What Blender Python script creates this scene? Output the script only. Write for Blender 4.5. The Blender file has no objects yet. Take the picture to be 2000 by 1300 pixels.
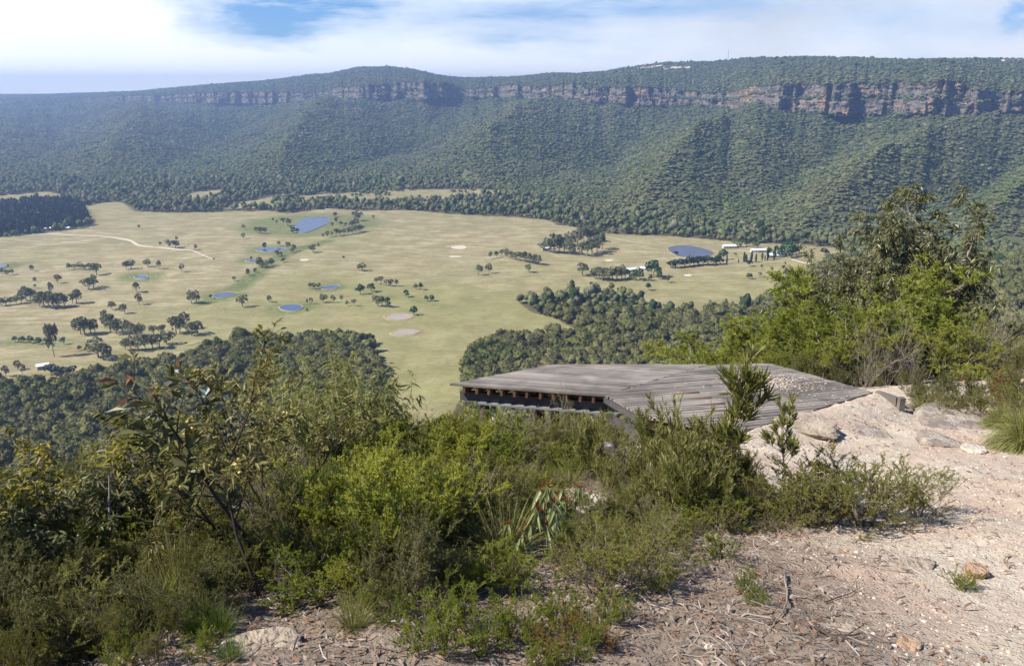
import bpy, math, random
import numpy as np
from mathutils import Vector, Matrix

SC = bpy.context.scene
COL = SC.collection
R = math.radians
F = 2000 * 28 / 36.0            # focal length in photo pixels
P = R(16.8)                     # camera pitch
CP, SP = math.cos(P), math.sin(P)
EZ = 250.0                      # eye height over the valley floor

# ------------------------------------------------------------------ noise
def _h(ix, iy, seed):
    with np.errstate(over='ignore'):
        n = (ix.astype(np.int64) * 374761393 + iy.astype(np.int64) * 668265263 + seed * 974711) & 0xffffffff
        n = ((n ^ (n >> 13)) * 1274126177) & 0xffffffff
        n = n ^ (n >> 16)
    return (n & 0xffff) / 65535.0

def vn(x, y, seed=0):
    x = np.asarray(x, float); y = np.asarray(y, float)
    ix = np.floor(x); iy = np.floor(y)
    fx = x - ix; fy = y - iy
    fx = fx * fx * fx * (fx * (fx * 6 - 15) + 10); fy = fy * fy * fy * (fy * (fy * 6 - 15) + 10)
    a = _h(ix, iy, seed); b = _h(ix + 1, iy, seed); c = _h(ix, iy + 1, seed); d = _h(ix + 1, iy + 1, seed)
    return (a + (b - a) * fx) * (1 - fy) + (c + (d - c) * fx) * fy

def fbm(x, y, seed=0, octs=4, gain=.5):
    s = 0; a = 1.0; t = 0
    for k in range(octs):
        s = s + a * (vn(x * 2 ** k + 17.3 * k, y * 2 ** k - 9.1 * k, seed + k) * 2 - 1); t += a; a *= gain
    return s / t

def sstep(a, b, x):
    t = np.clip((np.asarray(x, float) - a) / (b - a), 0, 1)
    return t * t * (3 - 2 * t)

# ------------------------------------------------------------------ objects
def link(name, data, parent=None):
    o = bpy.data.objects.new(name, data); COL.objects.link(o)
    if parent: o.parent = parent
    return o

def tag(o, label=None, cat=None, group=None, kind=None):
    if label: o['label'] = label
    if cat: o['category'] = cat
    if group: o['group'] = group
    if kind: o['kind'] = kind
    return o

def empty(name, loc, rz=0.0, sc=1.0):
    o = bpy.data.objects.new(name, None); COL.objects.link(o)
    o.location = loc; o.rotation_euler = (0, 0, rz); o.scale = (sc, sc, sc) if np.isscalar(sc) else sc
    o.empty_display_size = .2
    return o

def copy_tree(src, parent=None):
    c = src.copy(); COL.objects.link(c); c.parent = parent
    for ch in CH.get(src.name, []): copy_tree(ch, c)
    return c
CH = {}
def part(name, me, parent):
    o = link(name, me, parent); CH.setdefault(parent.name, []).append(o); return o

def mesh_np(name, V, faces, mats=(), smooth=False, mi=None):
    """faces: list of int arrays (n,3) or (n,4)"""
    me = bpy.data.meshes.new(name)
    V = np.asarray(V, np.float32)
    me.vertices.add(len(V)); me.vertices.foreach_set('co', V.ravel())
    fl = [np.asarray(f, np.int32) for f in faces if len(f)]
    nl = sum(f.size for f in fl); nf = sum(len(f) for f in fl)
    me.loops.add(nl); me.polygons.add(nf)
    me.loops.foreach_set('vertex_index', np.concatenate([f.ravel() for f in fl]))
    tot = np.concatenate([np.full(len(f), f.shape[1], np.int32) for f in fl])
    st = np.concatenate([[0], np.cumsum(tot)[:-1]]).astype(np.int32)
    me.polygons.foreach_set('loop_start', st)
    for m in mats: me.materials.append(m)
    if mi is not None: me.polygons.foreach_set('material_index', np.asarray(mi, np.int32))
    me.polygons.foreach_set('use_smooth', np.full(nf, smooth))
    me.update(calc_edges=True); me.validate()
    return me

def grid_faces(nr, nc, wrap=False):
    i = np.arange(nr - 1)[:, None] * nc; j = np.arange(nc - 1)[None, :]
    a = (i + j).ravel()
    f = np.stack([a, a + 1, a + nc + 1, a + nc], 1)
    if wrap:
        b = (np.arange(nr - 1) * nc)
        f = np.concatenate([f, np.stack([b + nc - 1, b, b + nc, b + 2 * nc - 1], 1)])
    return f

def fattr(me, name, vals):
    a = me.attributes.new(name, 'FLOAT', 'POINT'); a.data.foreach_set('value', np.asarray(vals, np.float32).ravel())

class MB:
    def __init__(s): s.V = []; s.F3 = []; s.F4 = []; s.n = 0
    def add(s, V, q=None, t=None):
        s.V.append(np.asarray(V, float))
        if q is not None and len(q): s.F4.append(np.asarray(q) + s.n)
        if t is not None and len(t): s.F3.append(np.asarray(t) + s.n)
        s.n += len(V)
    def box(s, c, sx, sy, sz, rz=0, jit=0, rng=None, M=None):
        v = np.array([[x, y, z] for z in (-.5, .5) for x, y in ((-.5, -.5), (.5, -.5), (.5, .5), (-.5, .5))]) * (sx, sy, sz)
        if jit: v = v + rng.normal(0, jit, v.shape)
        if M is not None: v = v @ np.array(M).T
        cs, sn = math.cos(rz), math.sin(rz)
        v = np.stack([v[:, 0] * cs - v[:, 1] * sn, v[:, 0] * sn + v[:, 1] * cs, v[:, 2]], 1) + np.array(c)
        s.add(v, [[3, 2, 1, 0], [4, 5, 6, 7], [0, 1, 5, 4], [1, 2, 6, 5], [2, 3, 7, 6], [3, 0, 4, 7]])
    def tube(s, pts, rad, n=5):
        pts = np.asarray(pts, float); k = len(pts)
        rad = np.broadcast_to(rad, k)
        d = np.gradient(pts, axis=0); d /= np.linalg.norm(d, axis=1)[:, None] + 1e-9
        ref = np.where(np.abs(d[:, 2:3]) > .9, [[1., 0, 0]], [[0, 0, 1.]])
        u = np.cross(d, ref); u /= np.linalg.norm(u, axis=1)[:, None] + 1e-9
        w = np.cross(d, u)
        a = np.arange(n) * 2 * math.pi / n
        V = pts[:, None] + rad[:, None, None] * (np.cos(a)[None, :, None] * u[:, None] + np.sin(a)[None, :, None] * w[:, None])
        f = grid_faces(k, n, True)
        s.add(V.reshape(-1, 3), f)
        s.F3.append(np.array([[i, (i + 1) % n, n - 1] for i in range(n - 2)])[:, ::-1] + s.n - k * n)
        s.F3.append(np.array([[i, (i + 1) % n, n - 1] for i in range(n - 2)]) + s.n - n)
    def mesh(s, name, mats=(), smooth=False):
        fs = []
        if s.F4: fs.append(np.concatenate(s.F4))
        if s.F3: fs.append(np.concatenate(s.F3))
        return mesh_np(name, np.concatenate(s.V), fs, mats, smooth)

# ------------------------------------------------------------------ terrain
_Y = np.array
def edgeY(x):
    return np.interp(x, [-30, -4, 0, 2.0, 3.0, 4.5, 8, 12, 30], [7.5, 7.0, 8.0, 10.2, 12.3, 13.4, 14.5, 15.5, 17])

DKE = None
PONDS = []   # (cx, cy, R, z)
def base_far(x, y):
    r = np.hypot(x, y)
    d = np.interp(r, [0, 40, 60, 100, 170, 250, 430, 600, 800, 1000, 60000], [60, 60, 62, 88, 133, 172, 212, 234, 246, 250, 250])
    return d, r

def dist_poly(x, y, pts):
    d = np.full(np.shape(x), 1e9)
    for (x0, y0), (x1, y1) in zip(pts[:-1], pts[1:]):
        dx, dy = x1 - x0, y1 - y0
        t = np.clip(((x - x0) * dx + (y - y0) * dy) / (dx * dx + dy * dy + 1e-9), 0, 1)
        d = np.minimum(d, np.hypot(x - x0 - t * dx, y - y0 - t * dy))
    return d

def HT(x, y):
    x = np.asarray(x, float); y = np.asarray(y, float)
    x, y = np.broadcast_arrays(x, y)
    yy = np.maximum(y, -25) + .0
    e = edgeY(x)
    over = np.maximum(yy - e, 0)
    # the crown of the lookout: a ramp down to about 10.5 m, gentler under the deck
    dn = 1.6 + .29 * np.minimum(yy, 10.6) + .15 * np.maximum(yy - 10.6, 0)
    dn = np.where(yy < 0, 1.6 + .05 * yy, dn)
    rs = sstep(2, 7, x)
    lip = .50 - .22 * rs
    dn = dn + lip * np.minimum(over, 14) + (.62) * np.maximum(over - 14, 0)
    dn = dn + .10 * np.maximum(-x - 1.5, 0) * sstep(60, 10, np.hypot(x, y)) + .03 * np.maximum(x - 9, 0)
    df, r = base_far(x, y)
    d = np.minimum(dn, df)
    k = np.clip(1 - np.abs(dn - df) / 14, 0, 1); d = d - k * k * 3.0 * sstep(20, 60, r)
    n = fbm(x / 9, y / 9, 5, 3) * .35 * sstep(3, 14, r) * sstep(400, 60, r)
    n = n + fbm(x / 90, y / 90, 8, 4) * 9 * sstep(60, 220, r) * sstep(900, 500, r)
    n = n + fbm(x / 420, y / 420, 11, 3) * 5.0 * sstep(500, 1100, r)
    n = n + fbm(x / 110, y / 110, 13, 3) * 1.6 * sstep(500, 900, r)
    # near roughness of the sandy track
    n = n + (fbm(x / 1.3, y / 1.3, 21, 3) * .05 + fbm(x / .35, y / .35, 22, 2) * .012) * sstep(60, 20, r) - 0
    # wooded knoll at the right
    hx, hy = 640., 930.
    n = n + 46 * np.exp(-(((x - hx) / 190) ** 2 + ((y - hy) / 260) ** 2))
    z = EZ - d + n
    if DKE is not None:
        dd = dist_poly(x, y, DKE); w = sstep(.95, .1, dd); zd = EZ - 2.97 - .15 * y
        nearside = (x - DKE[0][0]) * (DKE[1][1] - DKE[0][1]) - (y - DKE[0][1]) * (DKE[1][0] - DKE[0][0]) > 0
        z = np.where(nearside, z * (1 - w) + (zd - .02) * w, z * (1 - w) + (zd - .12 - .2 * np.minimum(dd, 1)) * w)
    for cx, cy, Rr, cz in PONDS:
        w = sstep(1.9, 1.05, np.hypot(x - cx, y - cy) / Rr)
        z = z * (1 - w) + cz * w
    return z

def ray(px, py):
    a = (px - 1000) / F; b = (650 - py) / F
    return np.array([a, CP + b * SP, -SP + b * CP])

_T = np.concatenate([np.linspace(2, 40, 500), np.geomspace(40.1, 9000, 2200)])
def hit(px, py):
    d = ray(px, py)
    q = d[None] * _T[:, None]
    z = HT(q[:, 0], q[:, 1])
    below = (EZ + q[:, 2]) < z
    i = int(np.argmax(below)) if below.any() else len(_T) - 1
    t = _T[i]
    if i > 0:
        g0 = EZ + q[i - 1, 2] - z[i - 1]; g1 = EZ + q[i, 2] - z[i]
        t = _T[i - 1] + (_T[i] - _T[i - 1]) * g0 / max(g0 - g1, 1e-9)
    p = d * t
    return np.array([p[0], p[1], float(HT(p[0], p[1]))])

def flat(px, py, z=0.0):
    d = ray(px, py); t = (z - EZ) / d[2]
    return np.array([d[0] * t, d[1] * t])

def proj(p):
    x, y, z = p[0], p[1], p[2] - EZ
    dep = y * CP - z * SP
    return 1000 + F * x / dep, 650 - F * (y * SP + z * CP) / dep

def at(px, Y):
    """ground point in image column px at forward distance Y"""
    x = 0.0
    for _ in range(6):
        dep = Y * CP + (EZ - float(HT(x, Y))) * SP
        x = (px - 1000) / F * dep
    return np.array([x, Y, float(HT(x, Y))])

def _dk(px, py):
    d = ray(px, py); t = -2.97 / (d[2] + .15 * d[1]); return (d[0] * t, d[1] * t)
DKE = [_dk(1436, 846), _dk(1707, 765)]

# ponds: name, centre px, py, half-width px, half-height px, rotation look
POND_DEF = [
    ('large blue dam below the far belt of trees', [(572,447),(585,428),(612,424),(643,422),(645,432),(630,442),(600,455),(580,456)], 'blue'),
    ('narrow creek pool with green reeds', [(498,490),(505,484),(530,483),(556,485),(566,488),(545,491),(515,492)], 'blue'),
    ('thin dark creek pool', [(478,509),(485,506),(503,507),(500,511),(484,512)], 'blue'),
    ('tiny bright blue dam in the bare paddock', [(263,541),(268,537),(283,537),(290,542),(288,546),(266,545)], 'blue'),
    ('long narrow blue pool at the end of the creek', [(415,578),(425,573),(445,571),(466,572),(455,577),(435,582),(418,582)], 'blue'),
    ('oval blue dam in the green pasture', [(545,600),(553,596),(575,594),(592,598),(588,605),(570,609),(552,606)], 'blue'),
    ('shallow green pool behind brown trees', [(624,562),(640,558),(660,557),(664,561),(650,565),(630,566)], 'blue'),
    ('dry pinkish claypan dam above the other one', [(752,618),(765,614),(800,614),(806,619),(795,624),(760,625)], 'dry'),
    ('dry pinkish claypan dam nearest the bushes', [(764,651),(780,645),(812,643),(818,649),(800,655),(775,656)], 'dry'),
    ('large grey dam beside the farmhouses', [(1300,485),(1320,480),(1345,479),(1370,484),(1397,492),(1385,501),(1350,503),(1322,502)], 'grey'),
    ('small blue pool at the left edge of the pasture', [(-14,518),(0,516),(14,517),(12,523),(-4,525)], 'blue'),
]
_c = []
for nm, poly, kd in POND_DEF:
    q = np.array([flat(*p) for p in poly]); c = q.mean(0)
    _c.append((c[0], c[1], float(np.max(np.hypot(*(q - c).T))), float(HT(c[0], c[1]))))
# a pond keeps its outline seen at its own level
for i, (nm, poly, kd) in enumerate(POND_DEF):
    z = _c[i][3]
    q = np.array([flat(p[0], p[1], z) for p in poly]); c = q.mean(0)
    _c[i] = (c[0], c[1], float(np.max(np.hypot(*(q - c).T))) * 1.1, z)
PONDS.extend(_c)

def inpoly(x, y, poly):
    x = np.asarray(x); y = np.asarray(y); c = np.zeros(x.shape, bool); n = len(poly)
    for i in range(n):
        x0, y0 = poly[i]; x1, y1 = poly[i - 1]
        if y0 == y1: continue
        m = ((y0 > y) != (y1 > y)) & (x < (x1 - x0) * (y - y0) / (y1 - y0) + x0)
        c ^= m
    return c

FIELDS_PX = [
    [(-160,478),(-60,470),(60,460),(120,452),(180,440),(172,420),(165,402),(200,396),(235,395),(262,411),(330,413),(400,414),(460,412),(520,411),(560,418),(640,408),(700,411),(800,411),(880,416),(1000,421),(1060,428),(1110,440),(1180,456),(1250,462),(1350,466),(1420,474),(1560,482),(1640,492),(1660,510),(1600,540),(1520,585),(1480,592),(1420,602),(1370,616),(1290,602),(1225,582),(1190,566),(1120,572),(1060,582),(1015,592),(1035,608),(1085,622),(1130,650),(1150,670),(1100,662),(1060,664),(990,666),(925,692),(912,740),(880,790),(770,795),(746,750),(722,676),(650,668),(560,672),(500,668),(465,664),(420,684),(385,712),(270,728),(200,744),(160,758),(110,772),(50,770),(-20,756),(-160,748)],
    [(432,408),(470,396),(530,386),(640,378),(760,372),(880,370),(985,369),(990,380),(900,388),(800,392),(700,396),(640,393),(560,403),(500,407)],
    [(355,386),(375,376),(430,371),(452,376),(420,386),(380,391)],
    [(-20,383),(30,379),(90,374),(135,382),(110,391),(40,394),(-20,398)],
    [(505,372),(560,366),(580,369),(540,375)],
    [(1950,478),(1985,470),(2060,466),(2060,486),(1980,488)],
    [(1865,505),(1890,497),(1920,500),(1900,514),(1875,516)],
    [(-60,700),(30,692),(100,700),(80,716),(-10,724),(-60,728)],
]
FIELDS = [[tuple(flat(*p)) for p in poly] for poly in FIELDS_PX]
FIELDS.append([tuple(hit(*p)[:2]) for p in [(738,738),(915,735),(900,775),(885,805),(870,850),(775,850),(752,800)]])
PINES = [tuple(flat(*p)) for p in [(-90,402),(0,402),(60,394),(140,394),(165,404),(176,436),(140,446),(90,453),(0,464),(-90,470)]]
def in_field(x, y):
    m = np.zeros(np.shape(x), bool)
    for f in FIELDS: m |= inpoly(x, y, f)
    return m & ~inpoly(x, y, PINES)

# ------------------------------------------------------------------ materials
class NT:
    def __init__(s, name, world=False):
        if world:
            s.m = bpy.data.worlds.new(name)
        else:
            s.m = bpy.data.materials.new(name)
        s.m.use_nodes = True; s.t = s.m.node_tree; s.t.nodes.clear()
    def n(s, typ, **kw):
        nd = s.t.nodes.new(typ)
        for k, v in kw.items():
            if k.startswith('i_'):
                key = k[2:].replace('_', ' ')
                if key.isdigit(): key = int(key)
                s.put(nd.inputs[key], v)
            else: setattr(nd, k, v)
        return nd
    def put(s, inp, v):
        if isinstance(v, bpy.types.NodeSocket): s.t.links.new(v, inp)
        elif isinstance(v, bpy.types.Node): s.t.links.new(v.outputs[0], inp)
        else:
            if hasattr(inp.default_value, '__len__') and len(inp.default_value) == 4 and len(v) == 3: v = (*v, 1)
            inp.default_value = v
    def math(s, op, a, b=None, c=None, clamp=False):
        nd = s.t.nodes.new('ShaderNodeMath'); nd.operation = op; nd.use_clamp = clamp
        s.put(nd.inputs[0], a)
        if b is not None: s.put(nd.inputs[1], b)
        if c is not None: s.put(nd.inputs[2], c)
        return nd.outputs[0]
    def mix(s, f, a, b, mode='MIX'):
        nd = s.t.nodes.new('ShaderNodeMix'); nd.data_type = 'RGBA'; nd.blend_type = mode
        s.put(nd.inputs[0], f); s.put(nd.inputs[6], a); s.put(nd.inputs[7], b)
        return nd.outputs[2]
    def noise(s, scale, detail=3, rough=.5, vec=None, out=0, **kw):
        nd = s.t.nodes.new('ShaderNodeTexNoise'); nd.inputs['Scale'].default_value = scale
        nd.inputs['Detail'].default_value = detail; nd.inputs['Roughness'].default_value = rough
        if vec is not None: s.put(nd.inputs['Vector'], vec)
        for k, v in kw.items(): nd.inputs[k].default_value = v
        return nd.outputs[out]
    def ramp(s, f, stops, interp='LINEAR'):
        nd = s.t.nodes.new('ShaderNodeValToRGB'); cr = nd.color_ramp; cr.interpolation = interp
        while len(cr.elements) < len(stops): cr.elements.new(.5)
        for e, (p, c) in zip(cr.elements, stops):
            e.position = p; e.color = (*c, 1) if len(c) == 3 else c
        s.put(nd.inputs[0], f)
        return nd.outputs[0]
    def remap(s, f, a, b, lo=0., hi=1.):
        nd = s.t.nodes.new('ShaderNodeMapRange'); s.put(nd.inputs[0], f)
        for i, v in enumerate((a, b, lo, hi)): nd.inputs[i + 1].default_value = v
        return nd.outputs[0]
    def attr(s, name, out='Fac'): return s.n('ShaderNodeAttribute', attribute_name=name).outputs[out]
    def pos(s): return s.n('ShaderNodeNewGeometry').outputs['Position']
    def mapv(s, v, scale=(1, 1, 1), rot=(0, 0, 0), loc=(0, 0, 0)):
        nd = s.n('ShaderNodeMapping'); s.put(nd.inputs[0], v); nd.inputs['Scale'].default_value = scale; nd.inputs['Rotation'].default_value = rot; nd.inputs['Location'].default_value = loc
        return nd.outputs[0]
    def bsdf(s, col, rough=.8, spec=.2, bump=None, bstr=.3, bdist=.1, **kw):
        b = s.n('ShaderNodeBsdfPrincipled'); s.put(b.inputs['Base Color'], col); s.put(b.inputs['Roughness'], rough)
        b.inputs['Specular IOR Level'].default_value = spec
        if bump is not None:
            bp = s.n('ShaderNodeBump'); s.put(bp.inputs['Height'], bump); s.put(bp.inputs['Strength'], bstr); bp.inputs['Distance'].default_value = bdist
            s.put(b.inputs['Normal'], bp)
        for k, v in kw.items(): s.put(b.inputs[k.replace('_', ' ')], v)
        return b
    def out(s, sh):
        o = s.n('ShaderNodeOutputMaterial'); s.put(o.inputs[0], sh); return s.m

def foliage(name, cols, trans=.28, patch=0.0, pcols=None, obj_w=.5, rough=.5, spec=.3):
    """cols: ramp colours, picked per leaf and per plant"""
    t = NT(name)
    isl = t.n('ShaderNodeNewGeometry').outputs['Random Per Island']
    oi = t.n('ShaderNodeObjectInfo')
    f = t.math('ADD', t.math('MULTIPLY', isl, 1 - obj_w), t.math('MULTIPLY', oi.outputs['Random'], obj_w))
    k = len(cols)
    c = t.ramp(f, [(i / (k - 1) if k > 1 else 0, cc) for i, cc in enumerate(cols)])
    if patch:
        nz = t.noise(patch, 3, .6, vec=oi.outputs['Location'])
        g = t.remap(nz, .38, .62)
        c = t.mix(g, c, t.mix(.75, c, t.ramp(f, [(i / (len(pcols) - 1), cc) for i, cc in enumerate(pcols)])))
    b = t.bsdf(c, rough, spec)
    tr = t.n('ShaderNodeBsdfTranslucent'); t.put(tr.inputs[0], t.mix(.5, c, (.22, .30, .03), 'ADD') if trans > .35 else c)
    m = t.n('ShaderNodeMixShader'); m.inputs[0].default_value = trans
    t.put(m.inputs[1], b); t.put(m.inputs[2], tr)
    return t.out(m)

def simple(name, col, rough=.8, spec=.2, var=.25, scale=8., bstr=.25):
    t = NT(name); p = t.n('ShaderNodeTexCoord').outputs['Object']
    nz = t.noise(scale, 4, .6, vec=p)
    c = t.mix(t.remap(nz, .3, .7), tuple(x * (1 - var) for x in col), tuple(min(1, x * (1 + var)) for x in col))
    return t.out(t.bsdf(c, rough, spec, bump=nz, bstr=bstr, bdist=.02))

def mk_ground():
    t = NT('valley_ground'); p = t.pos()
    n1 = t.noise(.004, 4, .55, vec=p); n2 = t.noise(.03, 4, .6, vec=p); n3 = t.noise(.25, 3, .6, vec=p)
    st = t.noise(.02, 4, .6, vec=t.mapv(p, (1, 4.5, 1), (0, 0, .25)))
    tan_ = t.mix(t.remap(n2, .40, .60), (.31, .262, .14), (.425, .375, .225))
    tan_ = t.mix(t.remap(st, .42, .68), tan_, (.235, .200, .100))
    grn = t.mix(t.remap(n2, .3, .7), (.215, .207, .08), (.305, .285, .13))
    lush = t.mix(t.remap(n3, .3, .7), (.075, .13, .03), (.11, .16, .045))
    g = t.math('ADD', t.attr('green'), t.math('MULTIPLY', t.math('SUBTRACT', n1, .5), 1.5), clamp=True)
    pas = t.mix(g, tan_, grn)
    pas = t.mix(t.math('MULTIPLY', t.attr('lush'), t.remap(n3, .25, .55), clamp=True), pas, lush)
    red = t.remap(t.noise(.011, 3, .5, vec=t.mapv(p, loc=(50, 9, 0))), .60, .74)
    pas = t.mix(t.math('MULTIPLY', red, .45), pas, (.37, .24, .13))
    dk = t.remap(t.noise(.012, 5, .62, vec=t.mapv(p, loc=(310, 99, 0))), .50, .68)
    pas = t.mix(t.math('MULTIPLY', dk, .38), pas, (.17, .155, .075))
    spk = t.remap(t.noise(.16, 4, .75, vec=p), .50, .66)
    pas = t.mix(t.math('MULTIPLY', spk, .42), pas, (.15, .135, .065))
    sp2 = t.remap(t.noise(.07, 5, .7, vec=t.mapv(p, (1, 2, 1), loc=(9, 80, 0))), .52, .70)
    pas = t.mix(t.math('MULTIPLY', sp2, .40), pas, (.42, .36, .22))
    flr = t.mix(t.remap(n3, .3, .7), (.075, .070, .035), (.15, .125, .07))
    fl = t.math('ADD', t.attr('forest'), t.math('MULTIPLY', t.math('SUBTRACT', n3, .5), .5), clamp=True)
    c = t.mix(fl, pas, flr)
    b = t.bsdf(c, .95, .05, bump=t.math('ADD', n3, t.noise(1.1, 3, .7, vec=p)), bstr=.6, bdist=.8)
    return t.out(b)

def mk_sand():
    t = NT('sandy_ground'); p = t.pos()
    w = t.math('ADD', t.attr('litter'), t.math('MULTIPLY', t.math('SUBTRACT', t.noise(2.2, 4, .65, vec=p), .5), 1.1), clamp=True)
    n = t.noise(1.1, 5, .6, vec=p); f = t.noise(14, 4, .7, vec=p); g = t.noise(70, 3, .7, vec=p)
    c = t.mix(t.remap(n, .35, .65), (.50, .435, .335), (.61, .545, .445))
    c = t.mix(t.remap(f, .42, .66), c, (.42, .345, .27))
    c = t.mix(t.math('MULTIPLY', t.remap(t.noise(.8, 3, .6, vec=t.mapv(p, loc=(7, 3, 1))), .48, .62), .55), c, (.46, .32, .235))
    vo = t.n('ShaderNodeTexVoronoi'); vo.inputs['Scale'].default_value = 42; t.put(vo.inputs['Vector'], p)
    vc = t.n('ShaderNodeSeparateColor'); t.put(vc.inputs[0], vo.outputs['Color'])
    peb = t.math('MULTIPLY', t.remap(vo.outputs['Distance'], .45, .25), t.remap(vc.outputs[0], .45, .55), clamp=True)
    pc = t.ramp(vc.outputs[1], [(0, (.40, .23, .15)), (.35, (.63, .52, .42)), (.7, (.50, .36, .27)), (1, (.72, .66, .56))])
    c = t.mix(t.math('MULTIPLY', peb, .8), c, pc)
    c = t.mix(t.math('MULTIPLY', t.remap(g, .52, .7), .4), c, (.25, .18, .13))
    lit = t.mix(t.remap(f, .35, .65), (.12, .09, .065), (.27, .215, .165))
    c = t.mix(t.math('MULTIPLY', w, .95), c, lit)
    h = t.math('ADD', t.math('ADD', f, t.math('MULTIPLY', g, .4)), t.math('MULTIPLY', peb, .5))
    return t.out(t.bsdf(c, .9, .15, bump=h, bstr=.75, bdist=.035))

def mk_cliff():
    t = NT('sandstone'); p = t.pos()
    sx = t.n('ShaderNodeSeparateXYZ'); t.put(sx.inputs[0], p)
    wob = t.math('ADD', sx.outputs[2], t.math('MULTIPLY', t.noise(.012, 3, .6, vec=p), 22))
    cv = t.n('ShaderNodeCombineXYZ'); t.put(cv.inputs[2], wob)
    st = t.noise(.16, 4, .7, vec=cv)
    blo = t.noise(.014, 4, .62, vec=t.mapv(p, (1, 1, 1.6)))
    ver = t.noise(.07, 4, .65, vec=t.mapv(p, (1, 1, .12)))
    c = t.mix(t.remap(blo, .52, .62), (.19, .165, .145), (.40, .245, .135))
    c = t.mix(t.math('MULTIPLY', t.remap(st, .50, .64), .55), c, (.34, .28, .21))
    c = t.mix(t.math('MULTIPLY', t.remap(ver, .47, .60), .75), c, (.105, .09, .085))
    veg = t.remap(t.noise(.045, 4, .65, vec=t.mapv(p, (1, 1, 2.2), loc=(33, 1, 5))), .50, .57)
    c = t.mix(t.math('MULTIPLY', veg, .8), c, (.055, .065, .03))
    h = t.math('ADD', st, t.math('MULTIPLY', ver, 1.2))
    return t.out(t.bsdf(c, .9, .1, bump=h, bstr=1.0, bdist=6.0))

def mk_wood(name, c0, c1, axis_rot=0.0, sc=1.0):
    t = NT(name); tc = t.n('ShaderNodeTexCoord').outputs['Object']
    isl = t.n('ShaderNodeNewGeometry').outputs['Random Per Island']
    v = t.mapv(tc, (1.2 * sc, 16 * sc, 16 * sc), (0, 0, -axis_rot))
    g = t.noise(2.2, 5, .65, vec=v)
    st = t.noise(1.1, 4, .6, vec=tc)
    c = t.mix(g, c0, c1)
    c = t.mix(t.math('MULTIPLY', isl, .5), c, tuple(x * .42 for x in c0))
    c = t.mix(t.math('MULTIPLY', t.remap(st, .42, .62), .75), c, tuple(x * .45 for x in c0))
    return t.out(t.bsdf(c, .75, .25, bump=g, bstr=.5, bdist=.01))

def mk_water(name, col, rough):
    t = NT(name); p = t.pos()
    n = t.noise(.6, 3, .6, vec=p)
    c = t.mix(t.noise(.02, 3, .6, vec=p), col, tuple(x * .6 for x in col))
    return t.out(t.bsdf(c, rough, .5, bump=n, bstr=.15, bdist=.3))

def rock_mat(name, a, b, lich=.0):
    t = NT(name); p = t.n('ShaderNodeTexCoord').outputs['Object']
    n = t.noise(3, 5, .65, vec=p); m = t.noise(22, 4, .7, vec=p)
    c = t.mix(t.remap(n, .35, .65), a, b)
    c = t.mix(t.math('MULTIPLY', t.remap(m, .5, .68), .5), c, tuple(x * .45 for x in a))
    if lich: c = t.mix(t.math('MULTIPLY', t.remap(t.noise(7, 4, .6, vec=t.mapv(p, loc=(4, 4, 4))), .5, .6), lich), c, (.55, .52, .45))
    return t.out(t.bsdf(c, .9, .15, bump=t.math('ADD', n, t.math('MULTIPLY', m, .3)), bstr=1.0, bdist=.09))

M = {}
M['ground'] = mk_ground(); M['sand'] = mk_sand(); M['cliff'] = mk_cliff()
M['floor'] = simple('forest_floor', (.105, .115, .05), .95, .05, .35, .03)
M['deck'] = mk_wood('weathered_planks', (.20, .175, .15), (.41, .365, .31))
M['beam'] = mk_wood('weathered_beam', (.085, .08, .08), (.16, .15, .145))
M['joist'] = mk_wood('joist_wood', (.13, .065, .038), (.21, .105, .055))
M['steel'] = simple('painted_channel', (.20, .20, .205), .5, .4, .2, 6)
M['dark'] = simple('old_post', (.075, .06, .05), .9, .1, .3, 10)
M['bark_dark'] = simple('dark_bark', (.075, .055, .045), .9, .1, .4, 20)
M['bark_pale'] = simple('pale_bark', (.34, .285, .24), .85, .15, .4, 6)
M['bark_grey'] = simple('grey_bark', (.25, .215, .185), .9, .1, .4, 20)
M['trunk_far'] = simple('gum_trunk', (.30, .26, .215), .9, .1, .3, 1)
M['water_blue'] = mk_water('dam_water', (.045, .085, .175), .2)
M['water_grey'] = mk_water('grey_dam_water', (.11, .125, .17), .3)
M['clay'] = simple('dry_clay', (.33, .285, .245), .95, .05, .12, .1)
M['bank'] = simple('earth_bank', (.30, .255, .135), .95, .05, .2, .1)
M['pale_earth'] = simple('pale_earth', (.58, .50, .38), .95, .05, .15, .05)
M['road'] = simple('white_gravel', (.56, .49, .38), .95, .05, .12, .3)
M['roof_white'] = simple('white_roof', (.74, .76, .78), .45, .4, .05, 1)
M['roof_grey'] = simple('grey_roof', (.34, .36, .38), .5, .4, .1, 1)
M['wall_pale'] = simple('pale_wall', (.55, .50, .43), .8, .2, .1, 1)
M['glass_dark'] = simple('dark_window', (.04, .05, .06), .2, .5, .1, 1)

# far canopies
FAR = [(.085, .112, .046), (.125, .155, .062), (.17, .198, .08), (.225, .245, .11)]
FAR2 = [(.125, .118, .060), (.165, .158, .076), (.20, .198, .094), (.25, .25, .13)]
SHADED = [(.055, .084, .032), (.085, .120, .042), (.125, .16, .056), (.18, .21, .08)]
M['far_shade'] = foliage('gully_shade_canopy', SHADED, .2, .0032, FAR, .75, .9, .08)  # darker far greens: the shade of the gullies put into the leaf colour
M['far'] = foliage('far_canopy', FAR, .25, .0032, FAR2, .75, .9, .08)
M['far_near'] = foliage('hillside_canopy', [(.064, .076, .024), (.105, .118, .038), (.152, .162, .054), (.21, .21, .08)], .2, .012, [(.115, .105, .050), (.16, .148, .068), (.205, .19, .09), (.26, .24, .125)], .6, .9, .06)
M['pine'] = foliage('pine_canopy', [(.018, .030, .016), (.03, .045, .02), (.045, .06, .026)], .05, obj_w=.6)
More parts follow.
